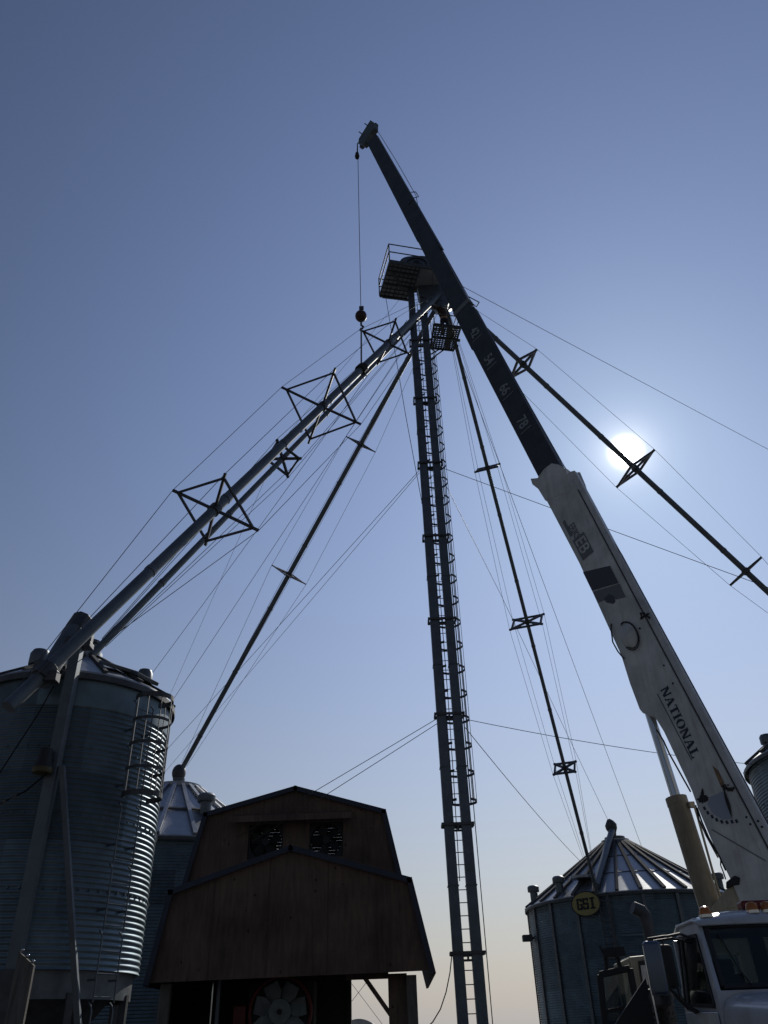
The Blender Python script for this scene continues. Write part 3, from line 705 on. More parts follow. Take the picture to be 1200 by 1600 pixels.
# loft wall with two fan openings
def rect(px0, py0, px1, py1, Y): a, b = P2(px0, py0, Y), P2(px1, py1, Y); return a.x, b.z, b.x, a.z
fo1 = rect(389, 1289, 441, 1341, Y2); fo2 = rect(484, 1286, 536, 1338, Y2)
lw = MB(); xl, xr = up_[0].x, up_[4].x; zA = up_[0].z
def wall_poly(pts): lw.prism([V((x, Y2, z)) for x, z in pts], (0, .06, 0))
def zroof(x):
    for i in range(4):
        if up_[i].x <= x <= up_[i + 1].x: return up_[i].z + (up_[i + 1].z - up_[i].z) * (x - up_[i].x) / (up_[i + 1].x - up_[i].x)
    return zA
fz0, fz1 = min(fo1[1], fo2[1]), max(fo1[3], fo2[3])
wall_poly([(xl, zA), (up_[1].x, up_[1].z), (fo1[0], zroof(fo1[0])), (fo1[0], zA)])
wall_poly([(fo2[2], zA), (fo2[2], zroof(fo2[2])), (up_[3].x, up_[3].z), (xr, zA)])
wall_poly([(fo1[0], fz1), (fo1[0], zroof(fo1[0])), (up_[2].x, up_[2].z), (fo2[2], zroof(fo2[2])), (fo2[2], fz1)])
wall_poly([(fo1[2], fz0), (fo1[2], fz1), (fo2[0], fz1), (fo2[0], fz0)])
wall_poly([(fo1[0], zA), (fo1[0], fz0), (fo2[2], fz0), (fo2[2], zA)])
build('loft_wall', lw, WOOD, barn, False)
for px_ in (345, 440, 560): x_ = P2(px_, 1330, Y2).x; build('loft_seam', MB().box((x_, Y2 - .006, (max(zroof(x_), fz1 + .4) + fz1 + .3) / 2), (.014, .012, abs(zroof(x_) - fz1 - .3))), SEAM, barn, False)
def roof_strip(poly, y0, y1, name, th=.07, oh=.10):
    mb = MB(); n = len(poly)
    for i in range(n - 1):
        a, b = V((poly[i].x, y0 - oh, poly[i].z)), V((poly[i + 1].x, y0 - oh, poly[i + 1].z)); d = (b - a).normalized(); nn = V((-d.z, 0, d.x))
        if i == 0: a = a - d * .08
        if i == n - 2: b = b + d * .08
        mb.prism([a + nn * .004, b + nn * .004, b + nn * th, a + nn * th], (0, y1 - y0 + 2 * oh, 0))
    return build(name, mb, ROOFM, barn, False)
roof_strip(lo, YF, YB, 'canopy_roof'); roof_strip(up_, Y2, YB + .5, 'loft_roof')
def trim(poly, y0, name):
    mb = MB()
    for i in range(len(poly) - 1):
        a, b = V((poly[i].x, y0 - .125, poly[i].z)), V((poly[i + 1].x, y0 - .125, poly[i + 1].z)); d = (b - a).normalized(); mb.bar(a - d * .05, b + d * .05, .022, .13, V((-d.z, 0, d.x)))
    return build(name, mb, TRIM, barn, False)
trim(lo, YF, 'roof_trim'); trim(up_, Y2, 'roof_trim')
# side soffits under the flare
# awning board over the fans
aw0, aw1 = P2(365, 1284, Y2), P2(549, 1277, Y2); aw = MB()
aw.prism([V((aw0.x, Y2 - .003, aw0.z + .18)), V((aw0.x, Y2 - .45, aw0.z - .03)), V((aw0.x, Y2 - .45, aw0.z - .07)), V((aw0.x, Y2 - .003, aw0.z + .12))], (aw1.x - aw0.x, 0, aw1.z - aw0.z))
aw.box(((aw0.x + aw1.x) / 2, Y2 - .47, (aw0.z + aw1.z) / 2 - .04), (aw1.x - aw0.x + .06, .03, .17), Matrix.Rotation(-math.atan2(aw1.z - aw0.z, aw1.x - aw0.x), 3, 'Y'))
build('awning', aw, WOOD, barn, False)
def fan(parent, c, r, nb, hub, twist, bm_, name='exhaust_fan', depth=.12, ph=0.):
    fb_ = MB()
    for k in range(nb):
        a = 2 * math.pi * k / nb + ph; d = V((math.cos(a), 0, math.sin(a))); tn = V((-math.sin(a), 0, math.cos(a)))
        w0, w1 = r * .20, r * .30; tw = V((0, math.sin(twist), 0))
        vs_ = []
        for rr, ww in ((hub, w0), (r * .6, w1 * 1.05), (r * .93, w1)):
            for sg in (-1, 1): vs_.append(c + d * rr + tn * (sg * ww * math.cos(twist)) + tw * (sg * ww))
        n0 = len(fb_.v); th_ = V((0, .006, 0)); fb_.add(vs_ + [v + th_ for v in vs_], [(0, 1, 3, 2), (2, 3, 5, 4), (7, 6, 8, 9), (9, 8, 10, 11), (0, 2, 8, 6), (2, 4, 10, 8), (1, 7, 9, 3), (3, 9, 11, 5), (4, 5, 11, 10)])
    fb_.tube(c + V((0, -depth * .5, 0)), c + V((0, depth * .5, 0)), hub, hub, 20)
    return build(name, fb_, bm_, parent, True, 0, 2, 30)
for fo, ph in ((fo1, .3), (fo2, .75)):
    c = V(((fo[0] + fo[2]) / 2, Y2 + .10, (fo[1] + fo[3]) / 2)); rr = (fo[2] - fo[0]) / 2
    fr_ = MB(); 
    n = 32; pts_o = []; pts_i = []
    for i in range(n):
        a = 2 * math.pi * i / n; m_ = 1 / max(abs(math.cos(a)), abs(math.sin(a))); 
        pts_o.append(c + V((rr * m_ * math.cos(a), -.05, rr * m_ * math.sin(a)))); pts_i.append(c + V((rr * .93 * math.cos(a), -.05, rr * .93 * math.sin(a))))
    vs_ = pts_o + pts_i + [p + V((0, .22, 0)) for p in pts_i]
    fr_.add(vs_, [(i, (i + 1) % n, n + (i + 1) % n, n + i) for i in range(n)] + [(n + i, n + (i + 1) % n, 2 * n + (i + 1) % n, 2 * n + i) for i in range(n)])
    fobj = build('fan_housing', fr_, DARKIN, barn, False)
    fan(fobj, c, rr * .93, 5, rr * .22, R(28), DARKIN, 'fan_blade', .14, ph)
    lv = MB()
    for k in range(11):
        z_ = c.z - rr + 2 * rr * (k + .5) / 11; lv.box((c.x, Y2 + .42, z_), (2 * rr, .012, 2 * rr / 11 * .955), Matrix.Rotation(R(18), 3, 'X'))
    lv.box((c.x, Y2 + .40, c.z), (.03, .03, 2 * rr)); lv.box((c.x - rr * .5, Y2 + .40, c.z), (.02, .03, 2 * rr)); lv.box((c.x + rr * .5, Y2 + .40, c.z), (.02, .03, 2 * rr))
    build('louver', lv, DARKIN, fobj, False)
    for sx_ in (-1, 1): pass
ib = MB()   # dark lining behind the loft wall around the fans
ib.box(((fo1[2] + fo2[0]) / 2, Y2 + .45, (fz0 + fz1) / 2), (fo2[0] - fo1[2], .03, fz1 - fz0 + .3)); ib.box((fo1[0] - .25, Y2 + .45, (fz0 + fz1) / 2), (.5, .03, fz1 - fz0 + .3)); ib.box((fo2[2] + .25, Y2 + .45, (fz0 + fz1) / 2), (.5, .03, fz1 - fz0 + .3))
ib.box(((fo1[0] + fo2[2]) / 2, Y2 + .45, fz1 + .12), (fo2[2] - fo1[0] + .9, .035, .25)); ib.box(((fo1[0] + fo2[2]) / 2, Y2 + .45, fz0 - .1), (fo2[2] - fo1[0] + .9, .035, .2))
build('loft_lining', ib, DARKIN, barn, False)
# canopy posts, beams, braces
for (pa_, pb__, Y) in ((250, 266, 17.25 * KB), (636, 652, 17.25 * KB)):
    xa, xb = P2(pa_, 1560, Y).x, P2(pb__, 1560, Y).x
    build('canopy_post', MB().box(((xa + xb) / 2, Y, lo[0].z / 2 - .02), (xb - xa, .18, lo[0].z + .02)), POST, barn, False, .008)
xw0, xw1 = P2(607, 1560, 17.45 * KB).x, P2(637, 1560, 17.45 * KB).x
build('side_wall', MB().box(((xw0 + xw1) / 2, 17.45 * KB + .05, lo[0].z / 2), (xw1 - xw0, .08, lo[0].z + .1)), WOOD, barn, False)
bx0, bx1 = P2(540, 1525, 17.6 * KB).x, P2(607, 1525, 17.6 * KB).x; bz = P2(575, 1524.5, 17.6 * KB).z
build('header_beam', MB().box(((bx0 + bx1) / 2, 17.6 * KB, bz), (bx1 - bx0, .1, .15)), WOOD, barn, False)
pq = P2(570, 1528, 17.55 * KB); pr = P2(612, 1588, 17.55 * KB)
build('knee_brace', MB().bar(pq, pr, .10, .09, V((0, 1, 0))), WOOD, barn, False)
# back and left closing walls and the machinery they shelter
bw = MB(); x0_, x1_ = lo[0].x + .15, P2(543, 1560, 18.4 * KB).x
bw.box(((x0_ + x1_) / 2, 24.6, 1.75), (x1_ - x0_, .08, 3.5)); bw.box((x1_ - .06, 24.5, 1.75), (.12, .15, 3.5)); bw.box((x0_, 24.0, 1.75), (.1, 4.4, 3.5))
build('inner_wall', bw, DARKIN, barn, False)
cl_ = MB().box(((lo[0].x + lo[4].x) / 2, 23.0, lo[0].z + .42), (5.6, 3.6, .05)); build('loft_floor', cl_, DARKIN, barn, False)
# dryer fan inside
dx0, dx1 = P2(388, 1560, 18.2 * KB).x, P2(492, 1560, 18.2 * KB).x
dry = thing('dryer_fan', 'large fan with silver seven-blade rotor under the barn canopy', 'fan', ((dx0 + dx1) / 2, 22.6, 0))
fc = P2(437, 1581, 18.2 * KB)
db = MB(); db.box((fc.x, fc.y + .55, 1.45), (dx1 - dx0, .7, 2.9)); build('cabinet', db, DARKIN, dry, False, .02)
build('shroud', MB().ring(fc + V((0, .12, 0)), (0, 1, 0), .74, .045, 40, 8), REDP, dry)
fan(dry, fc + V((0, .05, 0)), .68, 7, .27, R(22), BLADE, 'rotor', .16, R(62))
build('hub_cap', MB().tube(fc + V((0, -.08, 0)), fc + V((0, -.03, 0)), .06, .06, 16), DARKIN, dry)
rp = P2(375, 1570, 22.6); rpo = thing('red_cabinet', 'narrow dark red cabinet beside the fan under the canopy', 'cabinet', (rp.x, 22.7, 0))
build('cabinet_body', MB().box((rp.x, 22.75, 1.2), (.30, .4, 2.4)), REDP, rpo, False, .02); build('cabinet_door', MB().box((rp.x, 22.543, 1.2), (.24, .008, 1.9)), REDP, rpo, False)
pp = P2(341, 1560, 21.9); ppo = thing('vertical_pipe', 'grey upright pipe pair beside the red cabinet under the canopy', 'pipe', (pp.x, 21.9, 0))
build('pipe', MB().tube((pp.x, 21.9, 0), (pp.x, 21.9, 2.95), .055, .045, 12), PIPE, ppo); build('pipe', MB().tube((pp.x - .15, 21.92, 0), (pp.x - .15, 21.92, 2.9), .022, .022, 10), CHROME, ppo)

# distant arched shed
ds = atD(560, 1600, 60); 
sh = thing('arched_shed', 'pale arched steel shed glimpsed under the barn canopy', 'shed', (ds.x, ds.y, 0)); zt_ = atD(555, 1592, 60).z
ab = MB(); n = 40
rad = 2.1
for k in range(12):
    y0_ = ds.y + k * 1.0; pr_ = []
    for i in range(n + 1):
        a = math.pi * i / n; pr_.append(V((ds.x + rad * math.cos(a), y0_, max(0, zt_ * math.sin(a)))))
    ab.prism(pr_, (0, .93, 0))
build('arched_roof', ab, SHED, sh, False); build('end_wall', MB().prism([V((ds.x + rad * .96 * math.cos(math.pi * i / 20), ds.y + .05, zt_ * .97 * math.sin(math.pi * i / 20))) for i in range(21)], (0, -.1, 0)), SHED, sh, False)

# ------------------------------------------------------------------ crane truck
BP = atD(1165, 1400, 14.5); TP = atD(577, 208, 18.9)
hv = TP - BP; hv.z = 0; hv.normalize(); nv = V((-hv.y, hv.x, 0)); ax = (TP - BP).normalized(); upv = (-nv).cross(ax)
if upv.z < 0: upv = -upv
if upv.dot(V((1, 0, 0))) < 0: pass
def bpnt(s_, t_, off=0.): return BP + ax * s_ + upv * t_ + nv * off
def bpx(px, py, off=0.): return onplane(px, py, BP + nv * off, nv)
def bst(px, py): v = bpx(px, py) - BP; return v.dot(ax), v.dot(upv)
WB = .30; CH = .075
truck = thing('crane_truck', 'white boom truck with long raised telescopic crane boom', 'crane truck', (5.0, 12.0, 0))
turret_c = V((BP.x + nv.x * -.2, BP.y + nv.y * -.2, 0))
def outline(pxs): return [bpx(*p) for p in pxs]
# base section side outline (lower edge from tip to root, then upper edge back)
lowpx = [(848, 771), (905, 880), (970, 1023), (984, 1068), (999, 1108), (1004, 1114), (1017, 1119), (1024, 1122), (1037, 1143), (1081, 1236), (1090, 1262), (1110, 1310), (1141, 1374)]
lowst = [bst(*p) for p in lowpx]
se = [bst(885, 768), bst(953, 860), bst(1060, 1055), bst(1150, 1232)]
s_hi = lowst[0][0]
def topt(s_):   # upper edge of the side plate as a straight fit
    (s0, t0), (s1_, t1_) = se[1], se[3]; return t0 + (t1_ - t0) * (s_ - s0) / (s1_ - s0)
pts = [bpnt(*p) for p in lowst] + [bpnt(-.5, -.14), bpnt(-1.0, .15), bpnt(-1.0, topt(-1.0)), bpnt(s_hi, topt(s_hi))]
bb_ = MB(); n_ = len(pts); lays = []
inset = {n_ - 1: .0, n_ - 2: .0}
for off, ta_ in ((0, 0.), (-CH, .115), (-(WB - CH), .115), (-WB, 0.)):
    lays.append([p + nv * off + (upv * ta_ if i >= n_ - 2 else V((0, 0, 0))) for i, p in enumerate(pts)])
vs_ = [p for l in lays for p in l]
fs_ = [tuple(range(n_)), tuple(reversed(range(3 * n_, 4 * n_)))]
for k in range(3):
    for i in range(n_): fs_.append((k * n_ + i, (k + 1) * n_ + i, (k + 1) * n_ + (i + 1) % n_, k * n_ + (i + 1) % n_))
bb_.add(vs_, fs_)
boom_base = build('boom_base', bb_, CREAM, truck, False, .012, 2)
# flange strip along the upper edge of the side, seam and edge plate
fl = MB()
def strip(s0, s1_, ta_, tb_, th, off, mb): mb.prism([bpnt(s0, topt(s0) + ta_, off), bpnt(s1_, topt(s1_) + ta_, off), bpnt(s1_, topt(s1_) + tb_, off), bpnt(s0, topt(s0) + tb_, off)], nv * th)
strip(-.9, s_hi - .25, -.115, -.012, .012, .001, fl)
build('side_flange', fl, CREAM, boom_base, False, .004, 1)
sl = MB(); sl.path([bpnt(.2, topt(.2) + .012, .012), bpnt(3, topt(3) + .012, .012), bpnt(s_hi - .6, topt(s_hi - .6) + .012, .012)], .011, 6)
build('hydraulic_line', sl, BLACK, boom_base)
# collar at the mouth of the base section
co = MB()
ears = [bst(828, 747), bst(834, 756), bst(846, 768), bst(851, 778), bst(905, 752), bst(897, 729), bst(893, 730), bst(880, 733), bst(874, 722)]
mid_ = [bst(838, 752), bst(856, 738), bst(862, 724), bst(872, 720)]
pc = [bpnt(*ears[i], .006) for i in (0, 1, 2, 3)] + [bpnt(ears[4][0], min(ears[4][1], topt(ears[4][0]) + .0), .006)] 
pc = [bpx(*p) + nv * .008 for p in ((829, 748), (832, 757), (841, 764), (852, 782), (893, 767), (886, 746), (884, 733), (873, 726), (862, 724), (850, 733), (840, 747))]
co.prism(pc, -nv * (WB + .016))
co.prism([bpx(*p) - nv * WB for p in ((873, 724), (884, 732), (893, 729), (901, 748), (906, 765), (890, 765))], -nv * .05)
build('boom_collar', co, CREAM, truck, False, .006, 1)
def sec(name, stp, W, off): 
    mb = MB().prism([bpnt(s_, t_, -off) for s_, t_ in stp], -nv * W); return build(name, mb, BOOMD, truck, False, .015, 2)
def bstl(pts): return [bst(*p) for p in pts]
# telescoping sections: lower edge and upper edge read along each; the top face adds the rest of the seen width
def secpts(l0, l1, r0, r1, W):
    a0, a1, b0, b1 = bst(*l0), bst(*l1), bst(*r0), bst(*r1); d = .37 * W
    return [a0, a1, (b1[0], b1[1] - d), (b0[0], b0[1] - d)]
S2 = sec('boom_section', secpts((708, 489), (870, 803), (741, 475), (920, 800), .20), .20, .03)
S3_ = sec('boom_section', secpts((624.5, 322), (735, 545), (650, 314), (780, 555), .18), .18, .04)
S4 = sec('boom_section', secpts((571.5, 222), (650, 376), (587, 206), (690, 384), .16), .16, .05)
# end bands
for (l, r_, W, off, par) in (((707, 487), (735, 466), .22, .02, S2), ((624, 321), (648, 312), .20, .03, S3_)):
    a_, b_ = bst(*l), bst(*r_); s0 = (a_[0] + b_[0]) / 2
    mb = MB().prism([bpnt(s0 + .06, a_[1] - .02, -off), bpnt(s0 - .12, a_[1] - .02, -off), bpnt(s0 - .12, b_[1] - .37 * W, -off), bpnt(s0 + .06, b_[1] - .37 * W, -off)], -nv * W)
    build('end_band', mb, SHADOWD if par is S2 else BOOMD, par, False, .006, 1)
# boom head with sheaves
hp2 = [(578, 187), (584, 191), (584, 200), (578, 207), (570, 222), (566, 226), (559, 223), (560, 216), (568, 203)]
hm = MB().prism([bpx(*p) - nv * .02 for p in hp2], -nv * .24); bh = build('boom_head', hm, mat('head_grey_paint', (.10, .12, .12), .5, .2, .3, 4), truck, False, .012)
shv = MB(); c_ = bpx(562, 222) - nv * .2; shv.tube(c_ - nv * .06, c_ + nv * .06, .17, .17, 20); c2_ = bpx(580, 194) - nv * .2; shv.tube(c2_ - nv * .06, c2_ + nv * .06, .17, .17, 20)
build('sheave', shv, STEEL, bh)
pn = MB()
for p in ((570, 193), (561, 206)): pn.bar(bpx(*p), bpx(p[0] + 4, p[1] + 3), .04, .04)
pn.bar(bpx(557, 221) - nv * .1, bpx(560, 223) - nv * .1, .05, .05); pn.bar(bpx(565, 227), bpx(565, 230), .04, .04)
build('pin', pn, STEEL, bh, False)
# rope guides and hoist rope on top
rg = MB()
for pts_ in (((645, 308), (652.5, 306), (648, 298.5), (641, 299)), ((730, 462), (747, 471), (742.5, 478), (738, 474)),):
    rg = MB().path([bpx(*p) - nv * .05 for p in pts_], .016, 6); build('rope_guide', rg, STEEL, truck)
hr = [bpx(584, 197) - nv * .1, bpx(617, 250) - nv * .1, bpx(647, 303) - nv * .1, bpx(650, 320) - nv * .1, bpx(738, 478) - nv * .1, bpx(876, 724) - nv * .12, bpnt(6.5, topt(6.5) + .13, -.15), bpnt(0, topt(0) + .14, -.15)]
build('hoist_rope', MB().path(hr, .011, 6), WIRE, truck)
# lettering -------------------------------------------------------
TX = -ax; TY = upv - TX * upv.dot(TX); TY.normalize(); TZ = nv
LM = Matrix((TX, TY, TZ)).transposed()
def flat(polys, origin, sc, off, thick, tx=TX, ty=TY, tz=TZ, sh=0.):
    mb = MB()
    for p in polys: mb.prism([origin + tx * (x * sc + y * sc * sh) + ty * (y * sc) + tz * off for x, y in p], tz * thick)
    return mb
def rc(x0, y0, x1, y1): return [(x0, y0), (x1, y0), (x1, y1), (x0, y1)]
def serif_letter(ch):
    s_ = .075
    if ch == 'N': return [rc(.04, 0, .15, 1), rc(.56, 0, .67, 1), [(.03, 1), (.24, 1), (.67, 0), (.46, 0)], rc(0, 0, .22, s_), rc(-.02, 1 - s_, .2, 1), rc(.5, 1 - s_, .72, 1)], .74
    if ch == 'A': return [[(.05, 0), (.15, 0), (.39, 1), (.31, 1)], [(.50, 0), (.72, 0), (.46, 1), (.28, 1)], rc(.18, .3, .56, .37), rc(0, 0, .22, s_), rc(.44, 0, .78, s_)], .76
    if ch == 'T': return [rc(.23, 0, .42, 1), rc(0, 1 - s_ * 1.5, .65, 1), rc(.14, 0, .51, s_), [(0, 1), (0, .76), (.05, .76), (.09, .93)], [(.65, 1), (.56, .93), (.60, .76), (.65, .76)]], .66
    if ch == 'I': return [rc(.07, 0, .26, 1), rc(0, 0, .33, s_), rc(0, 1 - s_, .33, 1)], .36
    if ch == 'L': return [rc(.07, 0, .26, 1), rc(0, 1 - s_, .34, 1), rc(0, 0, .6, s_ * 1.2), [(.6, 0), (.6, .3), (.55, .3), (.5, .07)]], .62
    if ch == 'O':
        o = []; n = 24
        for i in range(n):
            a0, a1 = 2 * math.pi * i / n, 2 * math.pi * (i + 1) / n
            o.append([(.38 + .38 * math.cos(a0), .5 + .52 * math.sin(a0)), (.38 + .38 * math.cos(a1), .5 + .52 * math.sin(a1)), (.38 + .18 * math.cos(a1), .5 + .45 * math.sin(a1)), (.38 + .18 * math.cos(a0), .5 + .45 * math.sin(a0))])
        return o, .78
def serif_word(wd_, gap=.05):
    x = 0; P = []
    for ch in wd_:
        pl_, adv = serif_letter(ch); P += [[(a + x, b) for a, b in p] for p in pl_]; x += adv + gap
    return P, x - gap
P, Wd = serif_word('NATIONAL')
o0, o1 = bpx(1032, 1078), bpx(1082, 1186); Lw = (o1 - o0).dot(TX); hgt = Lw / Wd
tyl = (o1 - o0).normalized(); txl = tyl; tyv = (upv - txl * upv.dot(txl)).normalized()
hh = (bpx(1043, 1071) - o0).dot(tyv)
def flat2(polys, origin, sx_, sy_, tx, ty, off=.003, thick=.004):
    mb = MB()
    for p in polys: mb.prism([origin + tx * (x * sx_) + ty * (y * sy_) + nv * off for x, y in p], nv * thick)
    return mb
build('lettering', flat2(P, o0, Lw / Wd, hh, txl, tyv), NAVY, boom_base, False)
u0, u1 = bpx(1027, 1084), bpx(1081, 1188)
build('underline', MB().bar(u0 + nv * .004, u1 + nv * .004, .012, .004, nv), NAVY, boom_base, False)
def text_mesh(txt, origin, size, tx, ty, tz, material, parent, off=.004, name='number_mark', bold=.0, xs=1.):
    cu_ = bpy.data.curves.new(name, 'FONT'); cu_.body = txt; cu_.size = size; cu_.extrude = .002; cu_.offset = bold
    ob = bpy.data.objects.new(name, cu_); COL.objects.link(ob); dg = bpy.context.evaluated_depsgraph_get()
    me = bpy.data.meshes.new_from_object(ob.evaluated_get(dg)); COL.objects.unlink(ob); bpy.data.objects.remove(ob)
    m_ = Matrix((tx * xs, ty, tz)).transposed().to_4x4(); m_.translation = origin + tz * off; me.transform(m_)
    me.materials.clear(); me.materials.append(material)
    return link(bpy.data.objects.new(name, me), parent)
for k, (txt, p) in enumerate((('42', (733, 518)), ('54', (755, 560)), ('66', (779, 606)), ('78', (806, 657)))):
    off = -.025
    o = bpx(*p) + nv * off
    text_mesh(txt, o, .40, TX, TY, nv, PALE, S2, .004, 'number_mark', .006, .92)
    build('tick_mark', MB().box(o + TX * .48 + TY * .12 + nv * .005, (.022, .36, .004), LM), PALE, S2, False)
# sticker block: small word above a boxed pair
d0 = bpx(886, 818); 
q4 = [bpx(*p) + nv * .003 for p in ((895, 845), (912, 831), (928, 862), (911, 876))]
build('sticker', MB().prism(q4, nv * .004), SHADOWD, boom_base, False)
stx = (q4[3] - q4[0]).normalized(); sty = nv.cross(stx); sty.normalize()
if sty.dot(upv) < 0: sty = -sty
text_mesh('EB', q4[0] + stx * .05 + sty * .04, .36, stx, sty, nv, CREAM, boom_base, .0085, 'sticker_text', .004, 1.05)
text_mesh('ERIKS', bpx(888, 822), .22, stx, sty, nv, SHADOWD, boom_base, .004, 'sticker_text', .004, .78)
build('sticker_line', MB().bar(bpx(881, 814) + nv * .004, bpx(893, 838) + nv * .004, .07, .004, nv), SHADOWD, boom_base, False)
# warning panel: black block over grey block
build('warning_panel', MB().prism([bpx(*p) + nv * .003 for p in ((911, 894), (953, 884), (967, 911), (925, 923))], nv * .004), DECAL, boom_base, False)
build('warning_panel', MB().prism([bpx(*p) + nv * .003 for p in ((926, 925), (968, 912), (978, 933), (961, 937), (959, 943), (948, 942), (944, 938), (935, 942))], nv * .004), SHADOWD, boom_base, False)
build('warning_symbol', MB().prism([bpx(*p) + nv * .008 for p in ((944, 936), (952, 928), (960, 932), (962, 940), (958, 944), (950, 941))], nv * .004), DECAL, boom_base, False)
# pendulum angle gauge
dc_ = bpx(1133, 1252); db_ = MB()
arcp = [bpx(*p) for p in ((1101, 1263), (1106, 1270), (1113, 1276), (1120, 1281), (1128, 1284), (1136, 1285), (1144, 1284), (1151, 1283))]
for p in arcp: db_.box(p + nv * .005, (.055, .04, .004), LM)
build('gauge_scale', db_, NAVY, boom_base, False)
build('gauge_pointer', MB().prism([bpx(*p) + nv * .02 for p in ((1131, 1232), (1134, 1237), (1142, 1258), (1145, 1279), (1138, 1262), (1134, 1250))], nv * .008), BLACK, boom_base, False)
build('gauge_face', MB().prism([bpx(*p) + nv * .0015 for p in ((1131, 1236), (1143, 1280), (1130, 1281), (1115, 1272), (1105, 1257), (1110, 1245))], nv * .002), mat('blue_grey_gauge', (.32, .37, .46), .5), boom_base, False)
build('rust_stain', MB().prism([bpx(*p) + nv * .0015 for p in ((1113, 1196), (1122, 1203), (1131, 1222), (1133, 1236), (1127, 1230), (1120, 1214))], nv * .0015), RUST, boom_base, False)
def blob(cx_, cy_, rx, ry, n=22, jag=.35):
    return [bpx(cx_ + rx * math.cos(2 * math.pi * i / n) * (1 + random.uniform(-jag, jag)), cy_ + ry * math.sin(2 * math.pi * i / n) * (1 + random.uniform(-jag, jag))) + nv * .0035 for i in range(n)]
gs = MB().prism(blob(1099, 1248, 8, 7), nv * .002).prism(blob(1098, 1240, 2.5, 8), nv * .0025)
build('grease_smear', gs, BLACK, boom_base, False)
sb2 = MB().bar(bpx(1112, 1296) + nv * .004, bpx(1198, 1346) + nv * .004, .02, .006, nv); build('weld_seam', sb2, GREYD, boom_base, False)
# bundled hose coil on the boom side, ties and hoses
hcc = bpx(984, 993); hm2 = MB()
for k in range(2):
    pts_ = []
    for i in range(15):
        a = R(-110 + 250 * i / 14 + k * 9); pts_.append(hcc + TX * ((.29 + .025 * k) * math.sin(a) + .02 * k) + TY * ((.17 + .018 * k) * math.cos(a)) + nv * (.03 + .012 * k + .01 * random.random()))
    hm2.path(pts_, .011, 6)
build('hose_coil', hm2, BLACK, boom_base)
ep = MB(); ep.lathe([(.001, .10), (.10, .09), (.17, .03), (.19, 0)], (0, 0, 0), 24)
eo = build('hose_reel_cover', ep, CREAM, boom_base); eo.matrix_world = Matrix.Translation(hcc) @ nv.to_track_quat('Z', 'Y').to_matrix().to_4x4() @ Matrix.Diagonal((1., 1.5, 1., 1.))
tb_ = MB()
for (cx_, cy_) in ((1010, 962), (1137, 1231)):
    for i in range(9): tb_.bar(bpx(cx_ + random.uniform(-9, 9), cy_ + random.uniform(-5, 5)) + nv * .02, bpx(cx_ + random.uniform(-9, 12), cy_ + random.uniform(-5, 7)) + nv * .02, .02, .02)
build('hose_tie', tb_, BLACK, boom_base, False)
hz_ = []
hz_.append(MB().path([bpx(956, 975) + nv * .02, bpx(957, 985) + nv * .05, bpx(961, 1005) + nv * .08, bpx(968, 1019) + nv * .06, bpx(976, 1030) + nv * .02], .014, 6))
hz_.append(MB().path([bpx(1026, 1140) + nv * .0, bpx(1037, 1158), bpx(1046, 1178), bpx(1060, 1203), bpx(1079, 1237)], .014, 6))
hz_.append(MB().path([bpx(1089, 1262), bpx(1097, 1285), bpx(1107, 1308), bpx(1124, 1338), bpx(1134, 1360)], .014, 6))
hz_.append(MB().path([bpx(1087, 1258), bpx(1092, 1280), bpx(1103, 1305), bpx(1122, 1340)], .012, 6))
hz_.append(MB().path([bpx(1126, 1340), bpx(1126, 1352), bpx(1130, 1362), bpx(1134, 1374)], .010, 6))
for h_ in hz_: build('hydraulic_hose', h_, BLACK, truck)
bl = MB()
for p in ((1000, 982), (1038, 1040), (1052, 1068), (1167, 1277), (1173, 1288), (1185, 1283), (1191, 1292)): bl.tube(bpx(*p) + nv * .001, bpx(*p) + nv * .02, .018, .018, 10)
build('bolt', bl, BLACK, boom_base)
# cylinder
cyo = -.20
ca, cb = bpx(1016, 1118, cyo), bpx(1057, 1249, cyo); cdir = (cb - ca).normalized(); ce = cb + cdir * 2.35
cyl = build('lift_cylinder', MB().tube(cb, ce, .175, .175, 28).tube(cb - cdir * .03, cb + cdir * .1, .182, .182, 28), TAN, truck)
build('cylinder_rod', MB().tube(ca - cdir * .2, cb + cdir * .3, .085, .085, 20), CHROME, cyl)
cp = MB(); cs_ = cb + cdir * .16; sd_ = cdir.cross(nv).normalized(); sd_ = sd_ if sd_.x > 0 else -sd_
cp.path([cs_ + sd_ * .17, cs_ + sd_ * .27 + cdir * .02, cs_ + sd_ * .27 + cdir * .2, cs_ + sd_ * .22 + cdir * 1.2, cs_ + sd_ * .2 + cdir * 2.2], .02, 6); cp.box(cs_ + sd_ * .23, (.09, .09, .09))
build('cylinder_line', cp, CREAM2, cyl)
# turret
tq = [bpx(*p, -.05) for p in ((1143, 1378), (1109, 1419), (1120, 1446), (1113, 1490), (1270, 1490), (1270, 1370), (1200, 1372))]
tur = build('turret', MB().prism(tq, -nv * .30), CREAM2, truck, False, .02)
build('turret_bracket', MB().prism([bpx(*p, .03) for p in ((1134, 1378), (1147, 1368), (1155, 1371), (1154, 1382), (1143, 1384), (1134, 1388))], -nv * .1), BLACK, tur, False, .01)
build('turret_rib', MB().bar(bpx(1128, 1440, -.045), bpx(1135, 1417, -.045), .03, .02, nv).bar(bpx(1135, 1417, -.045), bpx(1170, 1413, -.045), .03, .02, nv), CREAM2, tur, False)
pedx = V((BP.x + .35, BP.y + .3, 0))
build('pedestal', MB().lathe([(.75, 1.15), (.75, 1.5), (.55, 1.55), (.55, 2.7)], pedx, 32, True), CREAM2, truck)

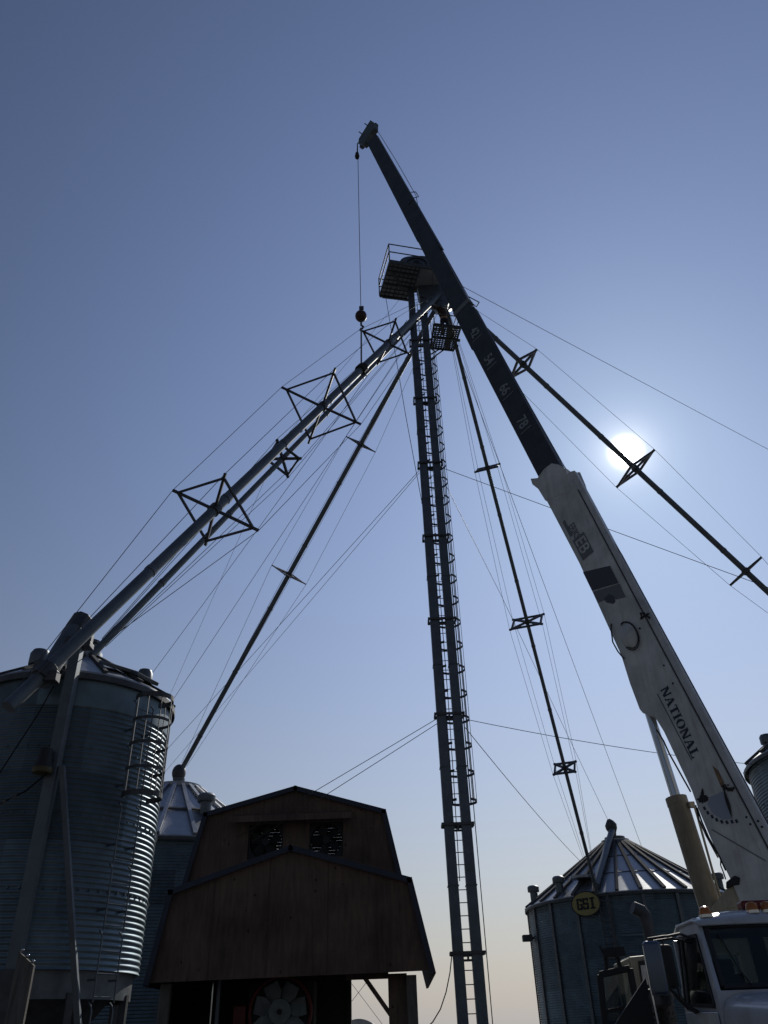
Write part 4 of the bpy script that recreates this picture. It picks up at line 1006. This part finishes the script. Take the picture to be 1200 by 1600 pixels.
# cab -----------------------------------------------------------
XL, XR = 3.62, 5.82; XM = (XL + XR) / 2
YA = 10.75; YR = 12.05
def side(px, py): return onplane(px, py, V((XL, 0, 0)), V((1, 0, 0)))
pT = atY(1104, 1440, 11.2); pB = atY(1126, 1548, YA)
zRoof = pT.z + .05; zBelt = side(1094, 1575).z; zWb = pB.z
# side profile (y, z) of the cab
prof = [(YR, .95), (YA - .05, .95), (YA - .05, zWb), (11.12, zRoof - .08), (11.25, zRoof), (11.9, zRoof + .04), (YR + .02, zRoof - .1)]
# lower shell
cabm = MB()
def taper(z): return 0. if z < zWb else .10 * (z - zWb) / (zRoof - zWb)
def ring_pts(x, flip): return [V((x + (taper(z) if not flip else -taper(z)), y, z)) for y, z in prof]
wq = [side(1058.5, 1476), side(1081, 1469), side(1097, 1572), side(1059, 1548)]
# window opening kept in the y/z plane
wy0, wy1 = wq[1].y, wq[0].y
# build as panels so that the openings are real
def panel(pts, d): cabm.prism([V(p) for p in pts], V(d))
win = [(YA + .10, zBelt), (11.20, zRoof - .20), (11.95, zRoof - .17), (11.95, zBelt + .05)]
for x, dx_ in ((XL, .05), (XR, -.05)):
    sg = 1 if x == XL else -1
    def sp3_(y, z): return V((x + sg * taper(z), y, z))
    # below belt, A pillar, rear pillar, header
    panel([sp3_(YA - .05, .95), sp3_(YA - .05, zWb), sp3_(*win[0]), sp3_(*win[3]), sp3_(YR, zBelt + .05), sp3_(YR, .95)], (dx_, 0, 0))
    panel([sp3_(YA - .05, zWb), sp3_(11.12, zRoof - .08), sp3_(*win[1]), sp3_(*win[0])], (dx_, 0, 0))
    panel([sp3_(11.12, zRoof - .08), sp3_(11.25, zRoof), sp3_(YR, zRoof), sp3_(*win[2]), sp3_(*win[1])], (dx_, 0, 0))
    panel([sp3_(*win[3]), sp3_(*win[2]), sp3_(YR, zRoof), sp3_(YR, zBelt + .05)], (dx_, 0, 0))
# firewall, rear wall with window
xt0, xt1 = XL + .1, XR - .1
panel([(XL, YA - .045, .95), (XR, YA - .045, .95), (XR, YA - .045, zWb), (XL, YA - .045, zWb)], (0, .05, 0))
rw = zWb + .08; rt = zRoof - .18
panel([(XL, YR - .05, .95), (XR, YR - .05, .95), (XR, YR - .05, rw), (XL, YR - .05, rw)], (0, .05, 0))
panel([(xt0, YR - .05, rt), (xt1, YR - .05, rt), (xt1, YR - .05, zRoof), (xt0, YR - .05, zRoof)], (0, .05, 0))
for a_, b_ in ((XL + .02, XL + .38), (XM - .09, XM + .09), (XR - .38, XR - .02)): panel([(a_, YR - .049, rw), (b_, YR - .049, rw), (b_, YR - .049, rt), (a_, YR - .049, rt)], (0, .048, 0))
cab = build('cab', cabm, CABW, truck, False, .006, 2)
lnm = MB()
for a_, b_, c_, d_ in ((XL + .06, XR - .06, 1.0, rw), (XL + .06, XL + .40, rw, rt), (XM - .1, XM + .1, rw, rt), (XR - .40, XR - .06, rw, rt), (XL + .12, XR - .12, rt, zRoof - .09)):
    lnm.box(((a_ + b_) / 2, YR - .062, (c_ + d_) / 2), (b_ - a_, .018, d_ - c_))
for x_ in (XL + .062, XR - .062): lnm.box((x_, (YA + YR) / 2, (1.0 + zWb - .1) / 2), (.018, YR - YA - .15, zWb - 1.1))
build('cab_lining', lnm, SEAT, truck, False)
rgm = MB()
for a_, b_ in ((XL + .38, XM - .09), (XM + .09, XR - .38)): build('rear_window', MB().box(((a_ + b_) / 2, YR - .025, (rw + rt) / 2), (b_ - a_, .006, rt - rw)), GLASS, truck, False)
# roof with rounded edges
rfm = MB(); rows = 9; cols = 21; vs_ = []
for j in range(rows):
    fy = j / (rows - 1); y_ = 11.04 + (YR + .03 - 11.04) * fy
    for i in range(cols):
        fx = i / (cols - 1) * 2 - 1; x_ = XM + fx * (XR - XL - .14) / 2
        ey = min(1, min(fy * 4, (1 - fy) * 6)); ez = (1 - abs(fx) ** 4) * .06 + .015
        vs_.append((x_, y_, zRoof - .085 + (.085 + ez) * math.sin(ey * math.pi / 2) * (1 - .35 * abs(fx) ** 6)))
rfm.add(vs_, [(j * cols + i, j * cols + i + 1, (j + 1) * cols + i + 1, (j + 1) * cols + i) for j in range(rows - 1) for i in range(cols - 1)])
ro_ = build('cab_roof', rfm, CABW, truck)
md = ro_.modifiers.new('thickness', 'SOLIDIFY'); md.thickness = .03; md.offset = -1
# windscreen
ws = [V((XL + .10, YA - .01, zWb + .035)), V((XR - .10, YA - .01, zWb + .035)), V((XR - .17, 11.10, zRoof - .115)), V((XL + .17, 11.10, zRoof - .115))]
wsn = (ws[1] - ws[0]).cross(ws[3] - ws[0]).normalized(); wsn = wsn if wsn.y < 0 else -wsn
build('windscreen', MB().prism(ws, wsn * .008), GLASS, truck, False)
wsf = MB()
for a_, b_ in ((0, 1), (1, 2), (2, 3), (3, 0)): wsf.bar(ws[a_] + wsn * .01, ws[b_] + wsn * .01, .055, .025, wsn)
build('windscreen_seal', wsf, BLACK, truck, False, .006, 1)
wip = MB().path([ws[0].lerp(ws[1], .16) + wsn * .03, ws[3].lerp(ws[2], .09) * .25 + ws[0].lerp(ws[1], .13) * .75 + wsn * .03, ws[3].lerp(ws[2], .06) * .85 + ws[0].lerp(ws[1], .1) * .15 + wsn * .03], .008, 6)
build('wiper', wip, BLACK, truck)
# doors
for x, sg, nm in ((XL, 1, 'l'), (XR, -1, 'r')):
    def sdp(y, z, off=0.): return V((x + sg * taper(z) - sg * off, y, z))
    dmb = MB().prism([sdp(YA + .03, 1.0, .012), sdp(YA + .03, zBelt - .06, .012), sdp(11.98, zBelt - .03, .012), sdp(11.98, 1.0, .012)], (-sg * .012, 0, 0))
    door = build('door', dmb, CABW, truck, False, .004, 1)
    build('door_window', MB().prism([sdp(*p, -.02) for p in win], (sg * .006, 0, 0)), GLASS, door, False)
    sl_ = MB()
    for i in range(4): sl_.bar(sdp(*win[i], .006), sdp(*win[(i + 1) % 4], .006), .04, .02, V((1, 0, 0)))
    build('window_seal', sl_, BLACK, door, False)
    build('door_handle', MB().box(sdp(11.8, zBelt - .22, .05), (.03, .16, .04)), CHROME, door, False, .008)
    if sg == 1: build('sticker', MB().prism([sdp(YA + .18, zBelt - .12, .014), sdp(YA + .36, zBelt - .10, .014), sdp(YA + .30, zBelt - .3, .014)], (-.004, 0, 0)), PALE, door, False)
# interior
inn = MB(); inn.box((XM, 11.45, 1.0), (2.05, 1.15, .08)); inn.box((XM, YA + .22, zWb - .12), (2.0, .4, .22)); 
build('dashboard', inn, BLACK, truck, False, .02)
for xx in (XL + .55, XR - .55):
    sb_ = MB(); sb_.box((xx, 11.55, 1.42), (.5, .5, .16)); sb_.box((xx, 11.84, 1.82), (.46, .14, .74), Matrix.Rotation(R(-8), 3, 'X')); sb_.box((xx, 11.9, 2.25), (.28, .1, .2)); sb_.box((xx, 11.55, 1.2), (.3, .3, .3))
    build('seat', sb_, SEAT, truck, False, .04)
stw = MB().ring((XR - .55, 11.08, zWb + .0), (0, -.8, .6), .22, .018, 28, 8); stw.bar((XR - .55, 11.08, zWb), (XR - .55, YA + .3, zWb - .25), .05, .05); stw.bar((XR - .75, 11.08, zWb), (XR - .35, 11.08, zWb), .04, .03)
build('steering_wheel', stw, BLACK, truck)
build('headliner', MB().box((XM, 11.6, zRoof - .1), (2.0, .85, .04)), BLACK, truck, False)
# hood, fenders, grille, bumper
hm_ = MB(); nx, ny = 25, 16; vs_ = []
hx0, hx1 = XL + .01, XR - .01
for j in range(ny):
    fy = j / (ny - 1); y_ = YA - .06 - 1.75 * fy
    ztop = zWb - .02 - .10 * fy - .16 * max(0, fy - .8) / .2; wdt = (hx1 - hx0) / 2 * (1 - .05 * fy)
    for i in range(nx):
        a = math.pi * i / (nx - 1); ca_, sa_ = math.cos(a), math.sin(a)
        ex = math.copysign(abs(ca_) ** .24, ca_); ez = sa_ ** .24
        vs_.append((XM - wdt * ex, y_, 1.05 + (ztop - 1.05) * ez))
fs_ = [(j * nx + i, j * nx + i + 1, (j + 1) * nx + i + 1, (j + 1) * nx + i) for j in range(ny - 1) for i in range(nx - 1)]
hm_.add(vs_, fs_ + [tuple((ny - 1) * nx + i for i in range(nx))])
build('hood', hm_, CABW, truck, True, 0, 2, 50)
gr = MB(); yn = YA - .06 - 1.75
gr.box((XM, yn - .02, 1.32), (1.25, .04, .62)); build('grille', gr, DARKIN, truck, False, .02)
gl = MB()
for k in range(7): gl.box((XM, yn - .05, 1.08 + k * .08), (1.2, .03, .03))
build('grille_bar', gl, CHROME, truck, False, .005, 1)
build('bumper', MB().box((XM, yn - .25, .72), (2.35, .18, .32)), CHROME, truck, False, .03)
for xx in (XL + .2, XR - .2): build('headlight', MB().tube((xx, yn - .09, 1.15), (xx, yn + .1, 1.15), .11, .12, 24), mat('headlight_glass', (.7, .72, .74), .1, .2), truck)
build('chassis', MB().box((XM - .42, 13.2, .85), (.12, 9.5, .26)).box((XM + .42, 13.2, .85), (.12, 9.5, .26)), STEEL, truck, False)
build('flatbed', MB().box((XM, 16.1, 1.22), (2.4, 4.2, .14)), STEEL, truck, False, .02)
for (yy, xs) in ((yn + .75, (XL + .12, XR - .12)), (15.4, (XL + .15, XR - .15)), (16.7, (XL + .15, XR - .15))):
    for xx in xs:
        tw = MB(); tw.tube((xx - .15, yy, .52), (xx + .15, yy, .52), .52, .52, 36); ty_ = build('tyre', tw, BLACK, truck, True, .04)
        build('rim', MB().tube((xx - .156, yy, .52), (xx + .156, yy, .52), .29, .29, 28), CHROME, ty_)
fdm = MB()
for xx in (XL + .10, XR - .10):
    fdm.path([(xx, yn + .75 + .66 * math.cos(R(a)), .52 + .66 * math.sin(R(a))) for a in range(5, 180, 12)], .10, 10)
build('fender', fdm, CABW, truck)
# marker lights, beacon
for p in ((1103, 1430), (1176, 1423), (1199, 1422)):
    q_ = atY(*p, 11.22); q_.z = zRoof + (.025 if p[0] < 1150 else .055)
    ml = build('marker_light', MB().lathe([(.075, 0), (.078, .03), (.06, .085), (.02, .105), (.001, .108)], q_, 18), AMBER, truck)
    build('lamp_base', MB().lathe([(.085, -.03), (.085, .005)], q_, 18, True), CHROME, ml)
lb0, lb1 = atY(1155, 1416, 11.6), atY(1199, 1413, 11.6)
lbr = build('light_bar', MB().box((lb0 + lb1) / 2 + V((.2, 0, .0)), ((lb1 - lb0).x + .4, .2, .10)), REDL, truck, False, .025)
lg = MB()
for f_ in (.12, .55, .95): p = lb0.lerp(lb1 + V((.4, 0, 0)), f_); lg.box((p.x, p.y, (p.z - .04 + zRoof) / 2), (.05, .12, p.z - .04 - zRoof + .05))
build('bar_leg', lg, BLACK, lbr, False)
# mirrors
YMi = 10.62
m0, m1 = atY(1016, 1470, YMi), atY(1033, 1556, YMi); mc = (m0 + m1) / 2; mw = .205
mh = MB().box(mc, (mw, .10, (m0 - m1).z)); mir = build('mirror', mh, mat('brushed_mirror_back', (.12, .15, .20), .3, .8), truck, True, .045, 4)
build('mirror_glass', MB().box(mc + V((0, .052, 0)), (mw - .04, .006, (m0 - m1).z - .05)), MIRROR, mir, False, .002, 1)
build('convex_mirror', MB().box(atY(1044, 1510, YMi + .25), (.17, .10, .46)), BLACK, mir, True, .05, 4)
arm = MB(); top_a = side(1084, 1466) + V((.02, .1, .0))
arm.path([m0 + V((-.02, .02, .02)), m0 + V((.16, .02, .04)), atY(1043, 1463, YMi + .15), atY(1062, 1459, YMi + .25), top_a], .016, 8)
arm.path([m0 + V((.05, .05, .0)), atY(1050, 1466, YMi + .2), top_a + V((0, .05, -.04))], .013, 8)
arm.path([m1 + V((.0, .02, -.02)), atY(1043, 1542, YMi), atY(1055, 1553, YMi + .1), atY(1072, 1571, YMi + .15), side(1094, 1580) + V((-.02, .05, 0))], .020, 8)
arm.path([atY(1044, 1541, YMi + .1), atY(1060, 1561, YMi + .2), atY(1075, 1576, YMi + .2), side(1092, 1582) + V((-.02, .05, 0))], .016, 8)
arm.path([atY(1034, 1470, YMi + .12), atY(1048, 1510, YMi + .14), atY(1062, 1555, YMi + .16), side(1090, 1579) + V((-.02, .1, 0))], .010, 8)
build('mirror_arm', arm, BLACK, mir)
build('mirror_arm', MB().path([m1 + V((-.10, 0, .5)), m1 + V((-.105, 0, .1)), m1 + V((-.09, 0, -.3)), m1 + V((-.08, 0, -.6))], .012, 8), CHROME, mir)
# exhaust stack
YE = 12.4
e0 = atY(1041, 1600, YE); e1 = atY(1015, 1462, YE); ex = MB()
t0_ = atY(1012, 1443, YE); t1_ = atY(1003, 1425, YE); t2_ = atY(990, 1417, YE)
ex.path([V((e1.x, YE, 1.2)), e1, t0_ + V((0, 0, 0)), t0_.lerp(t1_, .6) + V((0.01, 0, .02)), t1_ + V((0, 0, .01)), t2_ + V((-.02, -.02, -.01))], [.075, .075, .078, .085, .085, .085], 16)
stk = build('exhaust_stack', ex, STEEL, truck)
hs = MB(); zt2 = atY(1036, 1568, YE).z; hs.lathe([(.13, .9), (.135, zt2 - .02), (.10, zt2)], V((e1.x, YE, 0)), 20, True)
for j in range(14):
    for i in range(14):
        a = 2 * math.pi * (i + .5 * (j % 2)) / 14; z_ = .95 + j * (zt2 - 1.0) / 14; hs.box((e1.x + .135 * math.sin(a), YE + .135 * math.cos(a), z_), (.022, .022, .03))
build('heat_shield', hs, BLACK, stk, False)
hcv = atY(1028, 1553, YE - .2); build('intake_cap', MB().lathe([(.05, -.16), (.17, -.13), (.19, -.03), (.16, .05), (.02, .08)], hcv, 20, True), STEEL, truck)
# operator station beside the bed
YO = 12.9
osx = MB(); c0 = [atY(*p, YO) for p in ((937, 1523), (984, 1513), (1002, 1610), (948, 1622))]
for a_, b_ in ((0, 1), (1, 2), (2, 3), (3, 0)): osx.bar(c0[a_], c0[b_], .085, .06, V((0, 1, 0)))
mA, mB = c0[0].lerp(c0[3], .60), c0[1].lerp(c0[2], .60); osx.bar(mA, mB, .05, .05, V((0, 1, 0)))
opst = build('operator_station', osx, BLACK, truck, False, .012)
build('station_window', MB().prism([c0[i] + V((0, -.0, 0)) for i in range(4)], (0, .008, 0)), GLASS, opst, False)
build('station_rail', MB().bar(c0[0].lerp(c0[1], .62) + V((0, .12, 0)), c0[3].lerp(c0[2], .70) + V((0, .12, 0)), .045, .03), PALE, opst, False)
cb_ = [atY(*p, YO + .25) for p in ((982, 1495), (1012, 1492), (1030, 1562), (992, 1570))]
cs2 = MB().prism(cb_, (-.02, .0, 0.) if False else (0, .5, 0)); build('control_console', cs2, CREAM2, opst, False, .02)
build('console_lamp_box', MB().prism([atY(*p, YO + .2) for p in ((968, 1504), (982, 1497), (985, 1512), (970, 1515))], (0, .4, 0)), CREAM2, opst, False, .01)
cw = [atY(*p, YO + .24) for p in ((997, 1502), (1010, 1500), (1018, 1545), (1004, 1548))]
build('console_window', MB().prism(cw, (0, -.012, 0)), BLACK, opst, False); 
build('console_panel', MB().prism([p + (cw[(i + 2) % 4] - p) * .16 + V((0, -.013, 0)) for i, p in enumerate(cw)], (0, -.006, 0)), SHED, opst, False)
ant = MB(); a0_ = [atY(*p, YO + .1) for p in ((948, 1515), (943, 1490), (975, 1487), (969, 1512))]
ant.bar(a0_[0], a0_[1] + V((.02, 0, .02)), .05, .05); ant.bar(a0_[1], a0_[2], .12, .12); ant.bar(a0_[3], a0_[3] + V((-.03, 0, .22)), .05, .05); ant.bar(a0_[1], atY(937, 1478, YO + .1), .02, .02)
build('lever_stand', ant, BLACK, opst, False)
# dark sloping mudguard plate
mg = [atY(*p, 12.1) for p in ((955, 1610), (1004, 1535), (1009, 1528), (1013, 1545), (1026, 1610))]
build('mud_guard', MB().prism(mg, (0, .06, 0)), BLACK, truck, False, .006, 1)

# ------------------------------------------------------------------ hook, ball, sling
_h0 = atD(564, 492, 18.8); HX, HY = _h0.x, _h0.y; HT = atD(560, 224, 18.8)
def hz(py): return atD(561, py, math.hypot(HX, HY)).z
hk = thing('crane_hook', 'dark headache ball and hook hanging on a thin rope from the boom tip', 'crane hook', (HX, HY, hz(492)))
build('wire_rope', MB().tube((HX, HY, HT.z), (HX, HY, hz(484)), .012, .012, 6), WIRE, hk)
zb_ = hz(494); build('ball', MB().ball((HX, HY, zb_), .20, 20, 12, 1.1), RUST if False else mat('dark_red_ball', (.05, .022, .022), .5, .3, .3, 6), hk)
sw = MB(); sw.box((HX, HY, zb_ + .32), (.12, .10, .26)); sw.box((HX + .05, HY, zb_ + .40), (.10, .09, .12)); sw.tube((HX, HY, zb_ + .25), (HX, HY, zb_ - .36), .045, .035, 10)
build('swivel', sw, STEEL, hk, False, .01)
build('hook', MB().path([(HX, HY, zb_ - .34), (HX, HY, zb_ - .44), (HX + .07, HY, zb_ - .52), (HX + .04, HY, zb_ - .60), (HX - .04, HY, zb_ - .59)], [.035, .035, .04, .035, .02], 8), STEEL, hk)
lw_ = thing('limit_weight', 'small dark weight on a cord just under the boom tip', 'weight', (HX - .03, HY, hz(243)))
build('weight_body', MB().lathe([(.04, .22), (.07, .16), (.10, -.06), (.08, -.16)], (HX - .03, HY, hz(243)), 12, True), BLACK, lw_)
build('cord', MB().tube((HX - .03, HY, hz(243) + .2), (HX - .02, HY, HT.z), .02, .012, 6), BLACK, lw_)
pg = online(SP1S, SP1E, 563, 575)
slg = thing('lifting_sling', 'grey sling running from the hook down to the thickest spout', 'lifting sling', pg)
build('sling_leg', MB().tube((HX, HY, zb_ - .58), (pg.x, pg.y, pg.z + .2), .028, .028, 8), mat('grey_webbing', (.16, .17, .20), .8), slg)
cw_ = MB()
for k in (-.12, -.04, .04, .12): cw_.ring(pg + a1 * k, a1, .15, .03, 20, 6)
cw_.bar(pg + V((.05, 0, -.18)), pg + V((.16, 0, -.30)), .03, .03)
build('choker_wrap', cw_, BLACK, slg)

# ------------------------------------------------------------------ worker on the service platform
def skin_obj(name, chains, m, parent, sub=1):
    verts = []; edges = []; rad = []
    def vi(p):
        for i, v in enumerate(verts):
            if (v - V(p)).length < 1e-4: return i
        verts.append(V(p)); rad.append(.05); return len(verts) - 1
    for ch_ in chains:
        prev = None
        for p, r in ch_:
            i = vi(p); rad[i] = r
            if prev is not None: edges.append((prev, i))
            prev = i
    me = bpy.data.meshes.new(name); me.from_pydata([tuple(v) for v in verts], edges, [])
    o = bpy.data.objects.new(name, me); COL.objects.link(o)
    sk_ = o.modifiers.new('skin', 'SKIN'); o.modifiers.new('sub', 'SUBSURF').levels = sub
    o.modifiers['sub'].render_levels = sub
    lay = me.skin_vertices[0] if me.skin_vertices else None
    for i, r in enumerate(rad):
        rv = r if isinstance(r, tuple) else (r, r); me.skin_vertices[0].data[i].radius = rv
    me.skin_vertices[0].data[0].use_root = True
    dg = bpy.context.evaluated_depsgraph_get(); me2 = bpy.data.meshes.new_from_object(o.evaluated_get(dg)); bpy.data.objects.remove(o)
    me2.name = name; me2.materials.clear(); me2.materials.append(m)
    for p in me2.polygons: p.use_smooth = True
    return link(bpy.data.objects.new(name, me2), parent)
WX, WY, WZ = 2.72, 22.55, zs + .02
wk = thing('person', 'worker in brown jacket and dark trousers standing on the small platform', 'person', (WX, WY, WZ))
def W_(x, y, z): return V((WX + x, WY + y, WZ + z))
pel = W_(0, 0, .93)
legs = []; body = []
def arm_chain(sh, el, wr): return [(sh, .062), (el, .047), (wr, .032)]
spine = [(pel, .13), (W_(-.02, -.01, 1.10), .135), (W_(-.06, -.02, 1.32), .15), (W_(-.10, -.03, 1.44), .11), (W_(-.13, -.035, 1.53), .055), (W_(-.16, -.04, 1.60), .078), (W_(-.17, -.045, 1.70), .098), (W_(-.17, -.045, 1.78), .07)]
LH = [[(pel, .13), (W_(.09 * s_, .0, .86), .10), (W_(.12 * s_ + .02, -.03, .50), .068), (W_(.13 * s_ + .02, .02, .09), .045), (W_(.13 * s_ - .04, -.06, .035), .042), (W_(.13 * s_ - .10, -.10, .03), .032)] for s_ in (-1, 1)]
shL, elL, wrL = W_(-.22, -.12, 1.42), W_(-.40, -.26, 1.30), W_(-.48, -.22, 1.52)
shR, elR, wrR = W_(.04, .10, 1.42), W_(.18, .06, 1.20), W_(-.02, -.06, 1.12)
hands = []
for wr, dr in ((wrL, V((-.25, .25, .9)).normalized()), (wrR, V((-.85, -.45, -.1)).normalized())):
    pm = wr + dr * .08; sd_ = dr.cross(V((.3, 1, .2))).normalized(); nd = sd_.cross(dr)
    hands.append([(wr, .032), (pm, (.042, .020))])
    for k, ln in zip((-1.5, -.5, .5, 1.5), (.062, .074, .07, .055)):
        b0_ = pm + sd_ * (k * .019) + dr * .02; b1_ = b0_ + dr * ln * .55 + nd * .008; b2_ = b1_ + dr * ln * .3 + nd * .03
        hands.append([(pm, (.042, .020)), (b0_, .010), (b1_, .009), (b2_, .008)])
    t0__ = wr + dr * .03 - sd_ * .035; hands.append([(pm, (.042, .020)), (t0__ + dr * .02, .011), (t0__ + dr * .055 - sd_ * .02, .010), (t0__ + dr * .075 - sd_ * .015 + nd * .02, .009)])
body_ch = [spine] + LH + [[(W_(-.06, -.02, 1.32), .15), (shL, .062), (elL, .047), (wrL, .032)], [(W_(-.06, -.02, 1.32), .15), (shR, .062), (elR, .047), (wrR, .032)]] + hands
# nose and ears
body_ch += [[(W_(-.17, -.045, 1.70), .098), (W_(-.285, -.08, 1.69), .016)], [(W_(-.17, -.045, 1.70), .098), (W_(-.14, -.15, 1.69), .018)], [(W_(-.17, -.045, 1.70), .098), (W_(-.20, .06, 1.69), .018)]]
bodyo = skin_obj('body', body_ch, SKIN, wk, 1)
skin_obj('jacket', [[(W_(0, 0, .88), .165), (W_(-.02, -.01, 1.10), .17), (W_(-.06, -.02, 1.32), .185), (W_(-.10, -.03, 1.46), .12)], [(W_(-.06, -.02, 1.32), .185), (shL, .085), (elL, .066), (wrL.lerp(elL, .1), .05)], [(W_(-.06, -.02, 1.32), .185), (shR, .085), (elR, .066), (wrR.lerp(elR, .1), .05)]], JACKET, wk, 1)
skin_obj('trousers', [[(W_(0, 0, .98), .145), (pel, .15)]] + [[(pel, .15), (W_(.09 * s_, .0, .84), .115), (W_(.12 * s_ + .02, -.03, .50), .086), (W_(.13 * s_ + .02, .02, .13), .066)] for s_ in (-1, 1)], JEANS, wk, 1)
skin_obj('boots', [[(W_(.13 * s_ + .02, .02, .17), .055), (W_(.13 * s_ + .02, .02, .06), .058), (W_(.13 * s_ - .08, -.07, .045), .045)] for s_ in (-1, 1)], BLACK, wk, 1)
hcap = W_(-.17, -.045, 1.735)
build('cap', MB().lathe([(.118, 0), (.118, .04), (.09, .10), (.01, .125)], hcap, 18, True).box(hcap + V((-.15, -.03, .01)), (.12, .15, .015)), CAPM, wk)
